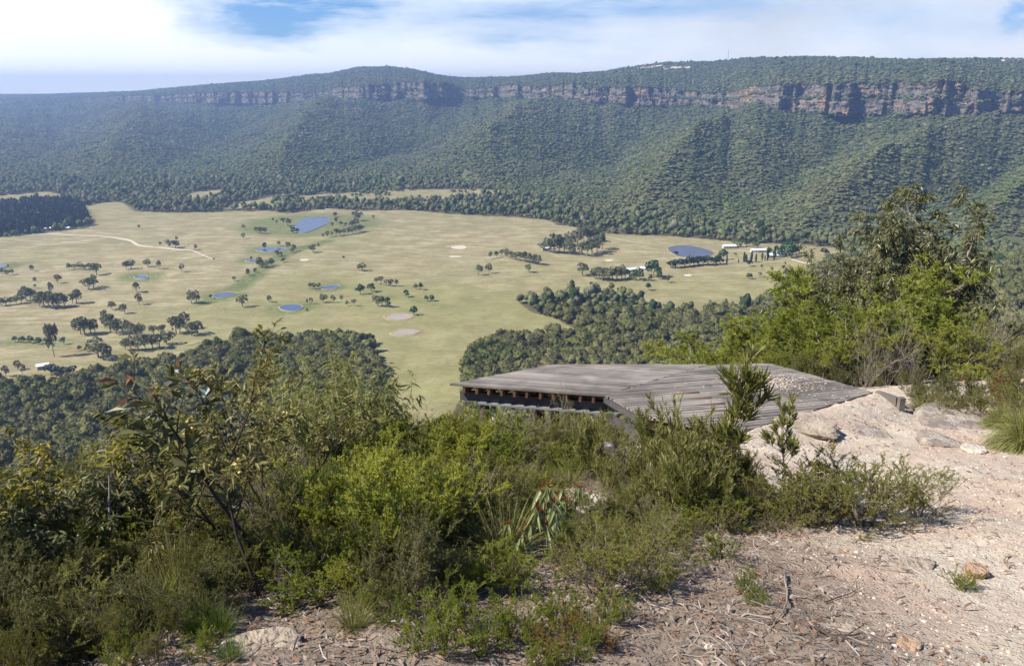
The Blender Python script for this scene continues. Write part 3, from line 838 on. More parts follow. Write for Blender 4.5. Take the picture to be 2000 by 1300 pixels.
def build_forests():
    rng = np.random.default_rng(7)
    farp = [dome_mesh('far_crown', 100 + i, M['far' if i < 4 else 'far_shade'], 26, 7, fs=.16, bump=.06) for i in range(7)]
    u_ = lambda A_: 1000 + F * KX * A_[:, 0] / A_[:, 1]
    farp.append(dome_mesh('pale_crown', 108, M['pale_crown'], 40, 7, fs=.2, H=1.0, base=.1, trunk=3)); farp.append(dome_mesh('dark_crown', 109, M['dark_crown'], 26, 7, fs=.16, H=1.1))
    # slopes of the escarpment
    dens = np.ones((NS - 1, len(PXC) - 1)); out = (PXC[:-1] < -120) | (PXC[:-1] > 2120); dens[:, out] = 0
    Pn = sample_grid(SV, 175000, rng, dens)
    w = np.clip(rng.lognormal(-.04, .33, len(Pn)), .3, 1.9) * (6.6 + Pn[:, 1] * .0011)
    h = w * rng.uniform(.45, .85, len(Pn))
    dc = np.ones((NCL - 1, len(PXC) - 1)) * .02; dc[:, out] = 0; dc[10:13] = .5; dc[-1] = 1.5; dc[0:2] = 1.0
    Pc = sample_grid(CV, 9000, rng, dc); wc = rng.uniform(7, 16, len(Pc)); hc = wc * .9
    dp = np.ones((NP - 1, len(PXC) - 1)); dp[:, out] = 0; dp *= np.linspace(1.6, .7, NP - 1)[:, None]
    Pp = sample_grid(PV, 52000, rng, dp); wp = rng.lognormal(0, .25, len(Pp)) * 10.5; hp = wp * rng.uniform(.6, 1.0, len(Pp))
    A = np.concatenate([Pn, Pc, Pp]); W = np.concatenate([w, wc, wp]); H = np.concatenate([h, hc, hp])
    # clearings on the plateau
    for (cx0, cy0, rx, ry) in CLEAR:
        keep = ((A[:, 0] - cx0) / rx) ** 2 + ((A[:, 1] - cy0) / ry) ** 2 > 1
        A, W, H = A[keep], W[keep], H[keep]
    A[:, 2] -= H * .08
    pxa = u_(A); sl = np.clip(1 - (I(pxa, YC) - A[:, 1]) / 1600, 0, 1)
    gully_shade = 1 - spur(pxa + (60 + 250 * np.clip((pxa - 200) / 1400, .25, 1)) * (1 - sl) ** 1.2) + fbm(A[:, 0] / 220, A[:, 1] / 220, 88, 3) * .7  # painted shade: darker crowns picked away from the spur crests, broken by noise
    pk = np.where(rng.random(len(A)) < np.clip(gully_shade * .95 - .15, .06, .9), rng.integers(4, 7, len(A)), rng.integers(0, 4, len(A)))
    rr_ = rng.random(len(A)); pk = np.where(rr_ < .012, 7, np.where(rr_ < .05, 8, pk))
    keep = ~((fbm(A[:, 0] / 75, A[:, 1] / 75, 89, 3) < -.50) & (rng.random(len(A)) < .6)); A, W, H, pk = A[keep], W[keep], H[keep], pk[keep]
    scatter('escarpment_forest', A, np.c_[W, W, H], pk, farp, 1)
    # skyline gums stand taller
    # valley forest beyond the fields
    n = 85000
    y = np.sqrt(rng.uniform(900 ** 2, 3300 ** 2, n)); x = rng.uniform(-.78, .78, n) * y
    keep = ~in_field(x, y) & ~inpoly(x, y, PINES)
    yf = np.interp(1000 + F * x / y * 1.02, PXC, SV[0, :, 1] * 1.04); keep &= y < yf
    gap = fbm(x / 60, y / 60, 77, 3); keep &= gap > -.42
    x, y = x[keep], y[keep]
    w = rng.lognormal(0, .25, len(x)) * 9.5; h = w * rng.uniform(.9, 1.5, len(x))
    edgep = [dome_mesh('gum_crown', 190 + i, M['far'], 40, 7, 6, .26, 1.0, .16, .12, .4, 3) for i in range(5)]
    scatter('valley_forest', np.c_[x, y, HT(x, y) - .5], np.c_[w, w, h * 1.15], rng.choice(14, len(x), p=[.07] * 7 + [.02, .05] + [.088] * 5), farp + edgep, 2)
    # sparse woodland on the far paddock strip
    n = 2600; y = rng.uniform(1650, 2700, n); x = rng.uniform(-.3, .0, n) * y
    keep = inpoly(x, y, FIELDS[1]) & (fbm(x / 70, y / 70, 79, 2) > .02); x, y = x[keep], y[keep]
    w = rng.lognormal(0, .25, len(x)) * 11
    scatter('paddock_woodland', np.c_[x, y, HT(x, y) - .3], np.c_[w, w, w * 1.1], rng.integers(0, 7, len(x)), farp, 22)
    # pines
    n = 9000; y = rng.uniform(1100, 2100, n); x = rng.uniform(-.75, -.45, n) * y
    keep = inpoly(x, y, PINES); x, y = x[keep], y[keep]
    pp = [crown_mesh('pine_crown', 130 + i, M['pine'], n=80, W=1, H=1, base=.05, fs=.2, shape='cone') for i in range(3)]
    w = rng.uniform(8, 11, len(x))
    scatter('pine_plantation', np.c_[x, y, HT(x, y) - .3], np.c_[w, w, w * 1.7], rng.integers(0, 3, len(x)), pp, 3)
    # forest on the hillside under the lookout
    nearp = [dome_mesh('hill_crown', 160 + i, M['far_near'], 330, 13, 8, .12 + .16 * (i % 2), 1.0, .10, .13, .5, 1 + i % 3) for i in range(8)]
    n = 42000
    y = np.sqrt(rng.uniform(110 ** 2, 1150 ** 2, n)); x = rng.uniform(-.82, .82, n) * y
    keep = ~in_field(x, y) & (rng.random(n) < .35 + 1.1 * y / 1150)
    keep &= ~((y > 900) & (x < 300) & (x > -300))
    tw = np.interp(y, [150, 330, 600], [.05, .028, .0]); keep &= ~((np.abs(x / y + .118) < .055) & (y > 170) & (y < 640))
    x, y = x[keep], y[keep]
    w = np.clip(rng.lognormal(-.03, .30, len(x)), .4, 1.6) * (6.4 + .0028 * y); h = w * rng.uniform(.85, 1.3, len(x)) + 1
    scatter('hillside_forest', np.c_[x, y, HT(x, y) - .4], np.c_[w, w, h], rng.integers(0, 8, len(x)), nearp, 4)

def clear_at(px, py, rx, ry):
    """point of the plateau seen at px, py"""
    j = int(np.argmin(np.abs(PXC - px))); best = None
    col = PV[:, j]; pys = np.array([proj(q)[1] for q in col])
    i = int(np.argmin(np.abs(pys - py))); q = col[i]
    return (q[0], q[1], rx, ry), q
CLEARQ = [clear_at(1265, 133, 62, 55), clear_at(1320, 134, 75, 60), clear_at(1215, 139, 40, 40), clear_at(1955, 121, 38, 40), clear_at(1365, 133, 40, 40)]
CLEAR = [c for c, q in CLEARQ]
# ------------------------------------------------------------------ sky, sun, air, camera
SUN_AZ, SUN_EL = R(101), R(45)      # azimuth to the left of the view direction
def build_sky():
    t = NT('World', True); SC.world = t.m
    sk = t.n('ShaderNodeTexSky'); sk.sky_type = 'NISHITA'; sk.sun_disc = False
    sk.sun_elevation = SUN_EL; sk.sun_rotation = -SUN_AZ; sk.altitude = 900; sk.air_density = 1; sk.dust_density = .6; sk.ozone_density = 1.5
    d = t.n('ShaderNodeTexCoord').outputs['Generated']
    s = t.n('ShaderNodeSeparateXYZ'); t.put(s.inputs[0], d)
    yy = t.math('MAXIMUM', s.outputs[1], .05)
    u = t.math('DIVIDE', s.outputs[0], yy); v = t.math('DIVIDE', s.outputs[2], yy)
    # warped lookup so that the gaps have torn edges
    pv = t.n('ShaderNodeCombineXYZ'); t.put(pv.inputs[0], u); t.put(pv.inputs[1], t.math('MULTIPLY', v, 2.6))
    wn = t.noise(5.5, 6, .62, vec=pv, out=1)
    ws = t.n('ShaderNodeSeparateColor'); t.put(ws.inputs[0], wn)
    wu = t.math('ADD', u, t.math('MULTIPLY', t.math('SUBTRACT', ws.outputs[0], .5), .30))
    wv = t.math('ADD', v, t.math('MULTIPLY', t.math('SUBTRACT', ws.outputs[1], .5), .075))
    def blob(px, py, rx, ry, amp):
        a = (px - 1000) / F; b = (650 - py) / F; y0 = CP + b * SP
        cu, cv = a / y0, (-SP + b * CP) / y0
        e = t.math('ADD', t.math('POWER', t.math('DIVIDE', t.math('SUBTRACT', wu, cu), rx / F), 2), t.math('POWER', t.math('DIVIDE', t.math('SUBTRACT', wv, cv), ry / F), 2))
        return t.math('MULTIPLY', t.math('SUBTRACT', 1, t.math('SQRT', e), clamp=True), amp)
    bl = None
    for a in [(540, 30, 225, 60, 1.45), (660, 5, 160, 40, 1.0), (930, 45, 290, 48, .8), (1230, 10, 330, 48, .95), (2000, 28, 60, 50, 1.0), (470, 70, 180, 30, .5), (1120, 80, 260, 30, .35), (1720, 60, 120, 50, .2)]:
        q = blob(*a); bl = q if bl is None else t.math('ADD', bl, q)
    wis = t.noise(9, 6, .65, vec=t.mapv(pv, (.55, 1.6, 1), (0, 0, .22)))
    blue = t.math('MULTIPLY', bl, t.remap(wis, .30, .62, 1.35, .45), clamp=True)
    # the rest of the dome outside the picture: broken cloud
    hi = t.remap(s.outputs[2], .14, .34)
    blue = t.math('MAXIMUM', blue, t.math('MULTIPLY', hi, t.remap(t.noise(2.2, 5, .6, vec=d), .30, .42, .72, 1.0)))
    blue = t.math('MAXIMUM', blue, t.math('MULTIPLY', t.remap(s.outputs[1], .3, -.1), .9))
    cl = t.mix(t.remap(t.noise(3.2, 5, .6, vec=t.mapv(pv, (1, 1.2, 1), loc=(5, 2, 0))), .36, .66), (.56, .70, .90), (.90, .93, .98))
    lf = t.remap(u, -.70, .15)
    cl = t.mix(t.math('MULTIPLY', t.math('SUBTRACT', 1, lf), .75), cl, (1.30, 1.28, 1.24))
    cl = t.mix(t.math('MULTIPLY', t.remap(v, .075, .0), .8), cl, (1.5, 1.5, 1.45))
    gr = t.math('MULTIPLY', t.remap(t.noise(2.4, 4, .55, vec=t.mapv(pv, loc=(1.2, 7, 0))), .50, .68), t.remap(u, .1, .5))
    cl = t.mix(t.math('MULTIPLY', gr, .8), cl, (.58, .60, .63))
    skc = t.mix(1.0, sk.outputs[0], (.052, .078, .120), 'MULTIPLY')
    # the blue of the gaps
    c = t.mix(blue, cl, skc)
    bg = t.n('ShaderNodeBackground'); t.put(bg.inputs[0], c); bg.inputs[1].default_value = CLOUD
    bg2 = t.n('ShaderNodeBackground'); t.put(bg2.inputs[0], sk.outputs[0]); bg2.inputs[1].default_value = .04
    ad = t.n('ShaderNodeAddShader'); t.put(ad.inputs[0], bg); t.put(ad.inputs[1], bg2)
    o = t.n('ShaderNodeOutputWorld'); t.put(o.inputs[0], bg)
CLOUD = .73
def build_light():
    l = bpy.data.lights.new('sun', 'SUN'); l.energy = 5.0; l.angle = R(.53); l.color = (1.0, .93, .82)
    o = bpy.data.objects.new('sun', l); COL.objects.link(o)
    d = Vector((-math.sin(SUN_AZ) * math.cos(SUN_EL), math.cos(SUN_AZ) * math.cos(SUN_EL), math.sin(SUN_EL)))
    o.rotation_euler = d.to_track_quat('Z', 'Y').to_euler(); o.location = (0, 0, 600)
    c = bpy.data.cameras.new('camera'); c.lens = 28; c.sensor_width = 36; c.clip_start = .1; c.clip_end = 60000
    o = bpy.data.objects.new('camera', c); COL.objects.link(o); o.location = (0, 0, EZ); o.rotation_euler = (R(90) - P, 0, 0)
    SC.camera = o
    SC.view_settings.view_transform = 'Standard'; SC.view_settings.look = 'None'; SC.view_settings.exposure = EXPO; SC.view_settings.gamma = 1
    SC.cycles.max_bounces = 6; SC.cycles.diffuse_bounces = 3; SC.cycles.glossy_bounces = 2; SC.cycles.transmission_bounces = 2; SC.cycles.volume_bounces = 0; SC.cycles.transparent_max_bounces = 4
    SC.cycles.use_denoising = True; SC.cycles.use_adaptive_sampling = True; SC.cycles.adaptive_threshold = .02
    SC.cycles.caustics_reflective = False; SC.cycles.caustics_refractive = False
EXPO = 0.78
def build_haze():
    mb = MB(); zt = float(max(PV[..., 2].max(), CV[..., 2].max())) + 24; zb = -40.0
    mb.box((0, 0, (zt + zb) / 2), 22400, 22000, zt - zb)
    t = NT('air'); v = t.n('ShaderNodeVolumePrincipled')
    v.inputs['Color'].default_value = HAZE_C; v.inputs['Density'].default_value = HAZE_D; v.inputs['Anisotropy'].default_value = .45
    o = t.n('ShaderNodeOutputMaterial'); t.put(o.inputs['Volume'], v.outputs[0])
    ob = link('haze', mb.mesh('haze', [t.m])); tag(ob, kind='stuff')
HAZE_C = (.43, .62, 1.0, 1); HAZE_D = 1.3e-4
# ------------------------------------------------------------------ near plants
def unit(v): return v / (np.linalg.norm(v, axis=-1, keepdims=True) + 1e-9)

def rotate_about(d, ang, azi):
    """turn direction d away from itself by ang, round itself by azi"""
    ref = np.array([0, 0, 1.]) if abs(d[2]) < .9 else np.array([1., 0, 0])
    u = unit(np.cross(d, ref)); w = np.cross(d, u)
    return unit(d * math.cos(ang) + (u * math.cos(azi) + w * math.sin(azi)) * math.sin(ang))

def grow(rng, H=1.0, stems=6, levels=2, lean=.5, r0=.012, ratio=.5, kids=(6, 5), first=.3, up=.12, wander=.16, ang=(.5, 1.0), lens=None, base_r=.06, tipup=0, fixed=None):
    segs = []; twigs = []
    st = []
    for i in range(stems):
        a = rng.uniform(0, 6.28); q = lean * rng.uniform(.15, 1)
        d = unit(np.array([math.cos(a) * q, math.sin(a) * q, 1.0]))
        if fixed is not None: d = unit(np.array(fixed[i % len(fixed)], float) + rng.normal(0, .05, 3))
        p = np.array([math.cos(a) * base_r * rng.random(), math.sin(a) * base_r * rng.random(), -.04])
        st.append((p, d, H * rng.uniform(.75, 1.05), r0 * rng.uniform(.75, 1.1), 0))
    while st:
        p, d, L, r, lv = st.pop()
        ns = 6 if lv == 0 else (4 if lv < levels else 3)
        pts = [p]; rad = [r]; dirs = []
        for k in range(ns):
            d = unit(d + rng.normal(0, wander, 3) + np.array([0, 0, up]))
            p = p + d * L / ns; pts.append(p); dirs.append(d); rad.append(r * (1 - .75 * (k + 1) / ns))
        pts = np.array(pts)
        segs.append((pts, np.array(rad), lv))
        if lv < levels:
            nk = kids[min(lv, len(kids) - 1)]
            for j in range(nk):
                t = first + (1 - first) * (j + rng.random()) / nk
                k = min(int(t * ns), ns - 1); f = t * ns - k
                q = pts[k] * (1 - f) + pts[k + 1] * f
                nd = rotate_about(dirs[k], rng.uniform(*ang), rng.uniform(0, 6.28))
                st.append((q, nd, L * ratio * rng.uniform(.65, 1.15) * (1.15 - .45 * t), max(rad[k] * .55, .0012), lv + 1))
            if lv >= 1 or levels == 1: twigs.append(pts[-3:])
            else: twigs.append(pts[-2:])
        else: twigs.append(pts)
    return segs, twigs

def stems_mesh(name, segs, mat, nside=5, skip_last=False, rmul=1.0):
    mb = MB()
    mx = max(s[2] for s in segs)
    for pts, rad, lv in segs:
        if skip_last and lv == mx: continue
        mb.tube(pts, np.maximum(np.array(rad) * rmul, .0009), nside if lv == 0 else (4 if lv == 1 else 3))
    return mb.mesh(name, [mat], True)

def leaf_sites(twigs, per_m, rng, tipbias=1.0):
    P_, D_ = [], []
    for tw in twigs:
        s = np.diff(tw, axis=0); L = np.linalg.norm(s, axis=1); tot = L.sum()
        k = rng.poisson(per_m * tot) + 1
        t = rng.random(k) ** tipbias * len(s); i = np.minimum(t.astype(int), len(s) - 1); f = (t - i)[:, None]
        P_.append(tw[i] + s[i] * f); D_.append(unit(s[i]))
    return np.concatenate(P_), np.concatenate(D_)

def leaves(P0, D0, L, W, rng, spread=.9, droop=0.0, upb=0.0, long=False, curl=.15, lvar=.3, offset=0.0):
    n = len(P0)
    rnd = rng.normal(size=(n, 3)); side = unit(np.cross(D0, rnd))
    a = rng.normal(spread, .3, (n, 1))
    D = unit(D0 * np.cos(a) + side * np.sin(a) + np.array([0, 0, upb - droop]))
    S = unit(np.cross(D, rng.normal(size=(n, 3)) * .8 + np.array([0, 0, 1.0]))); N = np.cross(S, D)
    l = L * np.clip(rng.normal(1, lvar, (n, 1)), .35, 1.8); w = W * np.clip(rng.normal(1, .2, (n, 1)), .5, 1.5)
    P0 = P0 + side * offset
    if not long:
        V = np.stack([P0, P0 + D * l * .5 + S * w / 2 + N * w * .25, P0 + D * l - N * l * curl, P0 + D * l * .5 - S * w / 2 + N * w * .25], 1).reshape(-1, 3)
        i = np.arange(n)[:, None] * 4
        return V, np.concatenate([i + [0, 1, 2], i + [0, 2, 3]])
    g = np.array([0, 0, -1.0]) * curl
    m1 = P0 + D * l * .32; m2 = P0 + D * l * .70 + g * l * .25; tp = P0 + D * l + g * l * .8
    V = np.stack([P0, m1 + S * w * .5 + N * w * .15, m1 - N * w * .08, m1 - S * w * .5 + N * w * .15, m2 + S * w * .38 + N * w * .1, m2 - N * w * .05, m2 - S * w * .38 + N * w * .1, tp], 1).reshape(-1, 3)
    i = np.arange(n)[:, None] * 8
    return V, np.concatenate([i + q for q in ([0, 1, 2], [0, 2, 3], [1, 4, 5], [1, 5, 2], [2, 5, 6], [2, 6, 3], [4, 7, 5], [5, 7, 6])])

def leaf_mesh(name, sets, mats):
    V = []; Fc = []; mi = []; k = 0
    for j, (v, f) in enumerate(sets):
        V.append(v); Fc.append(f + k); mi.append(np.full(len(f), j)); k += len(v)
    return mesh_np(name, np.concatenate(V), [np.concatenate(Fc)], mats, False, np.concatenate(mi))

def flower_balls(P0, rng, r=.012, n=14):
    k = len(P0)
    d = unit(rng.normal(size=(k, n, 3)))
    C = (P0[:, None] + d * r * rng.uniform(.6, 1.2, (k, n, 1))).reshape(-1, 3)
    return clump_quads(C, d.reshape(-1, 3), .008, rng)

SPEC = {}
def species(kind):
    def deco(fn): SPEC[kind] = fn; return fn
    return deco

def std(seed, mat, L, W, per_m, bark='bark_grey', long=False, tip=None, tipf=.12, nside=4, tipbias=.8, rmul=1., **g):
    rng = np.random.default_rng(seed)
    lk = {k: g.pop(k) for k in ('spread', 'droop', 'upb', 'curl', 'lvar') if k in g}
    segs, tw = grow(rng, **g)
    P0, D0 = leaf_sites(tw, per_m, rng, tipbias)
    mats = [M[mat]]; sets = [leaves(P0, D0, L, W, rng, long=long, **lk)]
    if tip:
        z = P0[:, 2]; hi = z > np.quantile(z, 1 - tipf * 2)
        hi &= rng.random(len(z)) < .5
        lo = ~hi
        sets = [leaves(P0[lo], D0[lo], L, W, rng, long=long, **lk), leaves(P0[hi], D0[hi], L * .9, W, rng, long=long, **lk)]; mats.append(M[tip])
    return stems_mesh('stems', segs, M[bark], nside, rmul=rmul), leaf_mesh('foliage', sets, mats), None

# canonical height is about 1 m unless scaled: each entry returns (stems, foliage, flowers)
@species('lime_heath')
def _(s): return std(s, 'lime', .022, .0092, 260, H=.95, stems=10, levels=2, kids=(9, 6), lean=.75, r0=.009, ratio=.42, up=.14, upb=.3, spread=.8, ang=(.4, .9), first=.3)
@species('green_heath')
def _(s): return std(s, 'green', .026, .0056, 190, H=.95, stems=11, levels=2, kids=(9, 6), lean=.6, r0=.008, ratio=.40, up=.2, upb=.4, spread=.6, ang=(.3, .75), first=.25)
@species('dark_heath')
def _(s): return std(s, 'dkheath', .026, .0056, 190, 'bark_grey', H=.95, stems=11, levels=2, kids=(9, 6), lean=.7, r0=.009, ratio=.42, up=.15, upb=.3, spread=.7, ang=(.35, .85), first=.25)
@species('olive_heath')
def _(s): return std(s, 'olive', .017, .0068, 250, 'bark_grey', H=.9, stems=10, levels=2, kids=(9, 6), lean=.95, r0=.010, ratio=.42, up=.08, upb=.25, spread=.9, ang=(.4, 1.0), first=.3, tip='lime2', tipf=.15)
@species('low_heath')
def _(s): return std(s, 'lime2', .0145, .0062, 520, H=.7, stems=15, levels=2, kids=(7, 5), lean=1.4, r0=.006, ratio=.4, up=.12, upb=.3, spread=.9, ang=(.4, 1.0), first=.2)
@species('rust_heath')
def _(s): return std(s, 'rust', .015, .007, 520, H=.7, stems=15, levels=2, kids=(7, 5), lean=1.5, r0=.006, ratio=.4, up=.12, upb=.3, spread=.9, ang=(.4, 1.0), first=.2, tip='lime2', tipf=.1)
@species('bronze_wattle')
def _(s):
    rng = np.random.default_rng(s)
    a, b, _ = std(s, 'brownleaf', .036, .0085, 95, 'bark_dark', True, H=.98, stems=1 + s % 2, levels=2, kids=(13, 6), lean=.10, r0=.009, ratio=.34, up=.10, upb=.0, spread=.9, ang=(.5, 1.1), first=.34, curl=.3, tip='olive', tipf=.2)
    segs, tw = grow(np.random.default_rng(s), H=.98, stems=1 + s % 2, levels=2, kids=(13, 6), lean=.10, r0=.009, ratio=.34, up=.10, ang=(.5, 1.1), first=.34)
    P0, D0 = leaf_sites(tw, 12, rng); k = rng.choice(len(P0), 6, False)
    C = (P0[k][:, None] + rng.normal(0, .012, (6, 9, 3))).reshape(-1, 3)
    v, f = flower_balls(C, rng, .006, 8)
    return a, b, mesh_np('blossoms', v, [f], [M['flower']])
@species('flower_wattle')
def _(s):
    a, b, _ = std(s, 'olive', .026, .007, 150, 'bark_dark', False, H=.9, stems=4, levels=2, kids=(9, 6), lean=.5, r0=.010, ratio=.4, ang=(.4, 1.0), first=.25)
    rng = np.random.default_rng(s)
    segs, tw = grow(rng, H=.9, stems=4, levels=2, kids=(9, 6), lean=.5, r0=.010, ratio=.4, ang=(.4, 1.0), first=.25)
    P0, D0 = leaf_sites(tw, 25, rng); k = rng.choice(len(P0), 110, False)
    v, f = flower_balls(P0[k], rng, .011, 10)
    return a, b, mesh_np('blossoms', v, [f], [M['flower']])
@species('gum_sapling')
def _(s): return std(s, 'gumleaf', .042, .015, 75, 'bark_grey', True, H=.97, stems=2, levels=2, kids=(11, 6), lean=.25, r0=.011, ratio=.36, up=.1, droop=.35, spread=1.0, ang=(.5, 1.0), first=.38, curl=.2, tip='goldtip', tipf=.16)
@species('sickle_sapling')
def _(s): return std(s, 'sickle', .070, .0115, 75, 'bark_grey', True, H=1.0, stems=4, levels=1, kids=(9,), lean=.35, r0=.008, ratio=.26, up=.2, droop=.7, spread=1.0, ang=(.5, 1.0), first=.25, curl=.35)
@species('round_leaf_sapling')
def _(s):
    rng = np.random.default_rng(s)
    segs, tw = grow(rng, H=1.0, stems=1, levels=1, kids=(11,), lean=.12, r0=.009, ratio=.24, first=.4, up=.25)
    P0, D0 = leaf_sites(tw, 42, rng, .8)
    big = P0[:, 2] > .72; pick = big & (rng.random(len(P0)) < .09)
    dk = ~pick
    mats = [M['gumleaf'], M['pale_leaf'], M['redleaf']]
    top = dk & (P0[:, 2] > .8) & (rng.random(len(P0)) < .45)
    dk = dk & ~top
    return stems_mesh('stems', segs, M['bark_dark']), leaf_mesh('foliage', [leaves(P0[dk], D0[dk], .05, .024, rng, 1.0, .1), leaves(P0[pick], D0[pick], .062, .040, rng, 1.2, 0, curl=.05), leaves(P0[top], D0[top], .04, .018, rng, .9)], mats), None
@species('lance_shrub')
def _(s): return std(s, 'lance', .080, .0095, 125, 'bark_grey', True, H=.9, stems=9, levels=1, kids=(9,), lean=.8, r0=.008, ratio=.32, up=.28, upb=.35, spread=.62, ang=(.35, .8), first=.28, curl=-.05, wander=.12)
@species('lance_sapling')
def _(s): return std(s, 'lance', .078, .0100, 190, 'bark_grey', True, H=1.0, stems=1, levels=2, kids=(19, 4), lean=.08, r0=.010, ratio=.25, up=.24, upb=.35, spread=.6, ang=(.5, 1.0), first=.42, curl=-.05, wander=.13)
@species('bare_shrub')
def _(s): return std(s, 'olive', .014, .005, 40, 'deadtwig', H=.95, stems=9, levels=2, kids=(8, 5), lean=.7, r0=.007, ratio=.42, up=.12, spread=.9, ang=(.35, .9), first=.25)
@species('hanging_leaf_plant')
def _(s):
    rng = np.random.default_rng(s)
    segs, tw = grow(rng, H=.95, stems=3, levels=1, kids=(3,), lean=.25, r0=.009, ratio=.28, first=.5, up=.3)
    tips = np.array([t[-1] for t in tw]); k = 9
    P0 = np.repeat(tips, k, 0) + rng.normal(0, .012, (len(tips) * k, 3)) - [0, 0, .01]; D0 = np.tile([0, 0, -1.0], (len(P0), 1))
    a = leaves(P0, D0, .27, .046, rng, .35, 0, long=True, curl=.2, lvar=.2)
    Pt = np.repeat(tips, 8, 0); b = leaves(Pt, np.tile([0, 0, 1.0], (len(Pt), 1)), .10, .018, rng, .5, long=True)
    return stems_mesh('stems', segs, M['bark_dark']), leaf_mesh('foliage', [a, b], [M['thick'], M['tip_red']]), None

def blade_mesh(name, s, mat, n=130, H=.5, W=.006, spread=.8, droop=.7, base=.05):
    rng = np.random.default_rng(s)
    a = rng.uniform(0, 6.28, n); q = rng.random(n) ** .7 * spread
    D = unit(np.stack([np.cos(a) * q, np.sin(a) * q, np.ones(n)], 1)); L = H * rng.uniform(.55, 1.1, (n, 1))
    P0 = np.stack([np.cos(a), np.sin(a), 0 * a], 1) * base * rng.random((n, 1)) - [0, 0, .02]
    S = unit(np.cross(D, [0, 0, 1.]) + rng.normal(0, .3, (n, 3)))
    rows = []
    for k, (t, w) in enumerate(((0, .8), (.3, 1), (.6, .85), (.85, .5), (1, .06))):
        c = P0 + D * L * t - np.array([0, 0, 1.]) * L * droop * q[:, None] * t ** 2.4
        rows += [c - S * W * w / 2, c + S * W * w / 2]
    V = np.stack(rows, 1).reshape(-1, 3); i = np.arange(n)[:, None] * 10
    return mesh_np(name, V, [np.concatenate([i + [2 * k, 2 * k + 1, 2 * k + 3, 2 * k + 2] for k in range(4)])], [mat])
@species('grass_tussock')
def _(s): return None, blade_mesh('blades', s, M['grassy'], 300, 1.0, .008, .9, .55, .10), None
@species('fresh_grass_tuft')
def _(s): return None, blade_mesh('blades', s, M['grassgreen'], 420, 1.0, .008, .7, .4, .2), None
@species('mat_rush')
def _(s): return None, blade_mesh('blades', s, M['grassy'], 1700, 1.0, .007, 1.7, .8, .14), None

# ------ small trees beyond the deck
@species('lime_tree')
def _(s):
    rng = np.random.default_rng(s)
    segs, tw = grow(rng, H=.80, stems=3, levels=3, kids=(6, 5, 5), lean=.55, r0=.017, ratio=.52, up=.10, wander=.16, ang=(.4, .95), first=.35)
    tw = [t for t in tw if t[-1][2] > .22]
    P0, D0 = leaf_sites(tw, 330, rng, .5)
    k = rng.random(len(P0)) < min(1, 30000 / len(P0)); P0, D0 = P0[k], D0[k]
    return stems_mesh('trunk', [q for q in segs if q[2] < 3], M['bark_grey'], 6), leaf_mesh('crown', [leaves(P0, D0, .021, .0062, rng, .8, 0, .3)], [M['limetree']]), None
@species('tall_gum')
def _(s):
    rng = np.random.default_rng(s)
    segs, tw = grow(rng, H=.78, stems=1, levels=3, kids=(10, 6, 5), lean=.05, r0=.013, ratio=.42, up=.10, wander=.10, ang=(.45, 1.0), first=.55, fixed=[(.12, 0, 1)])
    P0, D0 = leaf_sites(tw, 260, rng, .6)
    k = rng.random(len(P0)) < min(1, 42000 / len(P0)); P0, D0 = P0[k], D0[k]
    return stems_mesh('trunk', [q for q in segs if q[2] < 3], M['bark_pale'], 7), leaf_mesh('crown', [leaves(P0, D0, .023, .0052, rng, .9, .8, long=True, curl=.3)], [M['gumdark']]), None
@species('bushy_gum')
def _(s):
    rng = np.random.default_rng(s)
    segs, tw = grow(rng, H=.80, stems=3, levels=3, kids=(9, 6, 5), lean=.4, r0=.012, ratio=.42, up=.08, wander=.13, ang=(.45, 1.0), first=.22)
    P0, D0 = leaf_sites(tw, 180, rng, .6)
    k = rng.random(len(P0)) < min(1, 38000 / len(P0)); P0, D0 = P0[k], D0[k]
    return stems_mesh('trunk', [q for q in segs if q[2] < 3], M['bark_grey'], 6), leaf_mesh('crown', [leaves(P0, D0, .026, .0060, rng, .9, .8, long=True, curl=.3)], [M['gumdark']]), None

NVAR = {'lime_tree': 4, 'tall_gum': 1, 'bushy_gum': 3, 'lime_heath': 4, 'green_heath': 3, 'dark_heath': 4, 'olive_heath': 4, 'lance_shrub': 3, 'bronze_wattle': 3, 'gum_sapling': 3, 'sickle_sapling': 4, 'bare_shrub': 3, 'low_heath': 3}
_proto = {}
def mesh_h(me):
    co = np.empty(len(me.vertices) * 3, np.float32); me.vertices.foreach_get('co', co); return float(np.quantile(co.reshape(-1, 3)[:, 2], .995))
def proto(kind, var):
    var = var % NVAR.get(kind, 2)
    if (kind, var) not in _proto:
        st, fo, fl = SPEC[kind](abs(hash_s(kind)) % 1000 * 10 + var)
        _proto[kind, var] = (st, fo, fl, mesh_h(fo))
    return _proto[kind, var]
def hash_s(s):
    h = 7
    for c in s: h = (h * 31 + ord(c)) & 0xffffff
    return h

